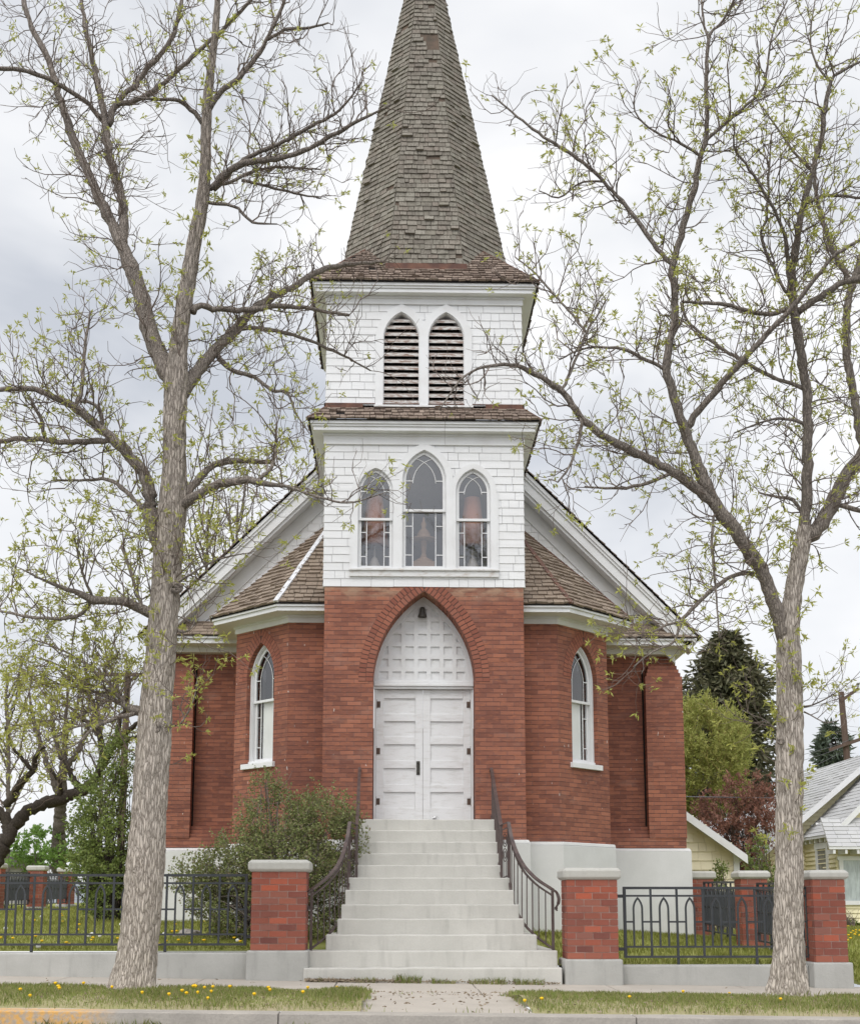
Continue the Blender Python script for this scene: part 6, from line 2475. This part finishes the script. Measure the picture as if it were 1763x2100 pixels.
blades('lawn_grass', 60000, (-11, 6.5), (-3.7, 3), lambda x, y: yard(x, y), .035, .08, .009, M['lawn'], 72, lawn_mask, 'stuff', 'green lawn around the church behind the fences', 'grass')
blades('lawn_grass', 26000, (-22, -5), (3, 24), lambda x, y: yard(x, y), .05, .10, .02, M['lawn'], 73, None, 'stuff', 'green lawn far behind the left fence', 'grass')
blades('lawn_grass', 26000, (5.2, 16), (-3.8, 11), lambda x, y: yard(x, y), .05, .10, .014, M['lawn'], 74, lambda x, y, rs: ~((x > 4.5) & (x < 7.3) & (y > 8.9)), 'stuff', 'green lawn in front of the cream house', 'grass')
blades('kerb_weeds', 2600, (-6, 6), (-9.36, -9.27), lambda x, y: -.125 - .012 * x, .03, .10, .007, M['grass'], 75,
       lambda x, y, rs: np.array([mn.noise(Vector((a * 1.6, 4.4, 0))) for a in x]) > .2, 'stuff', 'ragged weeds growing along the foot of the kerb', 'weeds')
blades('joint_weeds', 1500, (-.85, .9), (-9.0, -6.3), lambda x, y: .022 - .012 * x, .02, .07, .007, M['grass'], 76,
       lambda x, y, rs: ((np.abs(y + 6.40) < .03) | (np.abs(y + 8.99) < .05) | (np.abs(np.abs(x) - .8) < .07)) & (np.array([mn.noise(Vector((a * 3, b * 2, 9))) for a, b in zip(x, y)]) > -.05), 'stuff', 'weeds growing in the joints of the concrete walk', 'weeds')
blades('step_weeds', 1300, (-1.6, 1.62), (-4.32, -4.18), lambda x, y: .012 - .0145 * x, .02, .085, .007, M['grass'], 77,
       lambda x, y, rs: np.array([mn.noise(Vector((a * 2.2, 1, 5))) for a in x]) > .0, 'stuff', 'weeds along the foot of the lowest step', 'weeds')
rs = np.random.default_rng(5)
lt = Quads()
n = 1500
x = np.where(rs.random(n) < .6, -1.5 + np.abs(rs.normal(size=n)) * .5, rs.uniform(-1.5, 1.55, n))
y = -4.19 - np.abs(rs.normal(size=n)) * .07
k = (x > -1.62) & (x < 1.6)
x, y = x[k], y[k]
lt.leaves(np.stack([x, y, .02 - .0145 * x + rs.uniform(0, .02, len(x))], 1), rs.normal(size=(len(x), 3)) * np.array([1, 1, .3]), rs.uniform(.02, .06, len(x)), .016)
tag(lt.build('leaf_litter', M['litter'], None), 'dry brown leaf litter at the foot of the lowest step', 'litter', None, 'stuff')


def litter(name, n, xr, yf_, zf, lab, seed):
    rs = np.random.default_rng(seed)
    q = Quads()
    x = rs.uniform(xr[0], xr[1], n)
    y = yf_(rs, n)
    q.leaves(np.stack([x, y, zf(x, y) + .006], 1), rs.normal(size=(n, 3)) * np.array([1, 1, .12]), rs.uniform(.015, .06, n), rs.uniform(.006, .022, n))
    tag(q.build(name, M['litter'], None), lab, 'litter', None, 'stuff')


litter('gutter_litter', 900, (-6, 6), lambda rs, n: -9.33 - np.abs(rs.normal(size=n)) * .05, lambda x, y: -.12 - .012 * x, 'bits of dry leaf and twig in the gutter along the kerb', 61)
litter('pavement_litter', 170, (-6, 6), lambda rs, n: np.where(rs.random(n) < .6, -6.38 + np.abs(rs.normal(size=n)) * .12, rs.uniform(-6.3, -4.2, n)), lambda x, y: side_z(x) + .004 + .005 * (y + 6.4), 'scattered dry leaf bits on the pavement before the steps', 62)
litter('verge_litter', 1500, (-6, 6), lambda rs, n: rs.uniform(-9, -6.4, n), lambda x, y: strip_z(x, y) + .012, 'dry leaf bits among the grass of the verge', 63)


def dandelion(p, h, r, label, puff, group):
    m_ = MB()
    t = thing('dandelion', tuple(p), label, 'dandelion', group)
    m_.tube([(p[0], p[1], p[2]), (p[0] + .004, p[1] + .003, p[2] + h)], .003, 4)
    m_.build('stem', M['stem'], t)
    m_ = MB()
    m_.lathe([(.004, -.012), (r * .7, -.004), (r, .004), (r * .85, .012), (r * .4, .016), (.001, .016)] if not puff else [(.004, -r * .8), (r * .8, -r * .5), (r, 0), (r * .8, r * .5), (.003, r * .85)], (p[0] + .004, p[1] + .003, p[2] + h), 9)
    m_.build('flower' if not puff else 'seed_head', M['puff' if puff else 'yellow'], t)
    return t


rs = np.random.default_rng(99)
fl_px = [(40, 2040), (118, 2033), (120, 2038), (395, 2031), (372, 2042), (400, 2036), (398, 2030), (418, 2034), (435, 2037), (404, 2048), (381, 2046), (470, 2033), (549, 2035), (552, 2041), (345, 2051), (425, 2056), (432, 2042), (410, 2029), (630, 2036), (690, 2030), (708, 2028),
         (170, 2027), (112, 2028), (500, 2030), (520, 2050), (1110, 2060), (1075, 2065), (1290, 2052), (1495, 2042), (620, 2047), (228, 2036), (60, 2050), (1400, 2044), (1600, 2058), (290, 2048)]


def on_ground(px, py, zf, Y0, Y1):
    lo, hi = Y0, Y1
    for _ in range(40):
        m_ = (lo + hi) / 2
        p = at(px, py, m_)
        if p[2] > zf(p[0], m_):
            lo = m_
        else:
            hi = m_
    p = at(px, py, (lo + hi) / 2)
    return p


for px, py in fl_px:
    p = on_ground(px, py + 3, strip_z, -9.0, -6.45)
    dandelion((p[0], p[1], float(strip_z(p[0], p[1]))), rs.uniform(.04, .07), rs.uniform(.014, .02), 'yellow dandelion in the grass verge by the kerb', False, 'dandelions on the verge')
yf = lambda a, b: float(yard(a, b))
for i in range(80):
    if i < 62:
        px, py = rs.uniform(0, 500), rs.uniform(1880, 1952)
        grp = 'dandelions on the left lawn'
        lab = 'yellow dandelion in the lawn behind the left fence'
    else:
        px, py = rs.uniform(1728, 1763), rs.uniform(1905, 1950)
        grp = 'dandelions by the cream house'
        lab = 'yellow dandelion in the lawn before the cream house'
    p = on_ground(px, py, yf, -3.6, 12)
    puff = i < 62 and i % 5 == 0
    if puff:
        lab, grp = 'white dandelion seed head in the lawn behind the left fence', 'dandelion seed heads'
    dandelion((p[0], p[1], yf(p[0], p[1])), rs.uniform(.05, .09), rs.uniform(.019, .027) * (1.25 if puff else 1), lab, puff, grp)

# small odd things --------------------------------------------------------------
m_ = MB()
vs = []
for i in range(60):
    v = rnd_dir()
    c = np.array([random.uniform(.12, .22), .40, 2.25 + random.uniform(0, .05)])
    a, b, c2 = c + rnd_dir() * .035, c + rnd_dir() * .035, c + rnd_dir() * .035
    for q in (a, b, c2):
        q[1] = min(q[1], .437)
        q[2] = max(q[2], 2.203)
    m_.add([a, b, c2], [(0, 1, 2)])
tag(m_.build('plastic_scrap', M['bag']), 'crumpled white plastic scrap lying against the right door', 'litter')
for (px, py, Y, r, lab) in ((390, 1905, -1.2, .16, 'flat grey rock at the foot of the church left of the lilac bush'), (372, 1912, -1.4, .11, 'small grey rock beside the flat rock behind the left fence'), (1050, 1903, -.3, .12, 'grey rock at the foundation right of the steps')):
    p = at(px, py, Y)
    z = yf(p[0], Y)
    bm_ = MB()
    prof = [(0.01, -.05), (r, 0), (r * .95, r * .35), (r * .5, r * .6), (0.01, r * .65)]
    bm_.lathe(prof, (p[0], Y, z), 9)
    bm_.v = [(a + mn.noise(Vector((a * 9, b * 9, c * 9))) * .05, b, c + mn.noise(Vector((a * 8, b * 8, c * 8 + 5))) * .04) for a, b, c in bm_.v]
    tag(bm_.build('rock', M['rock']), lab, 'rock')
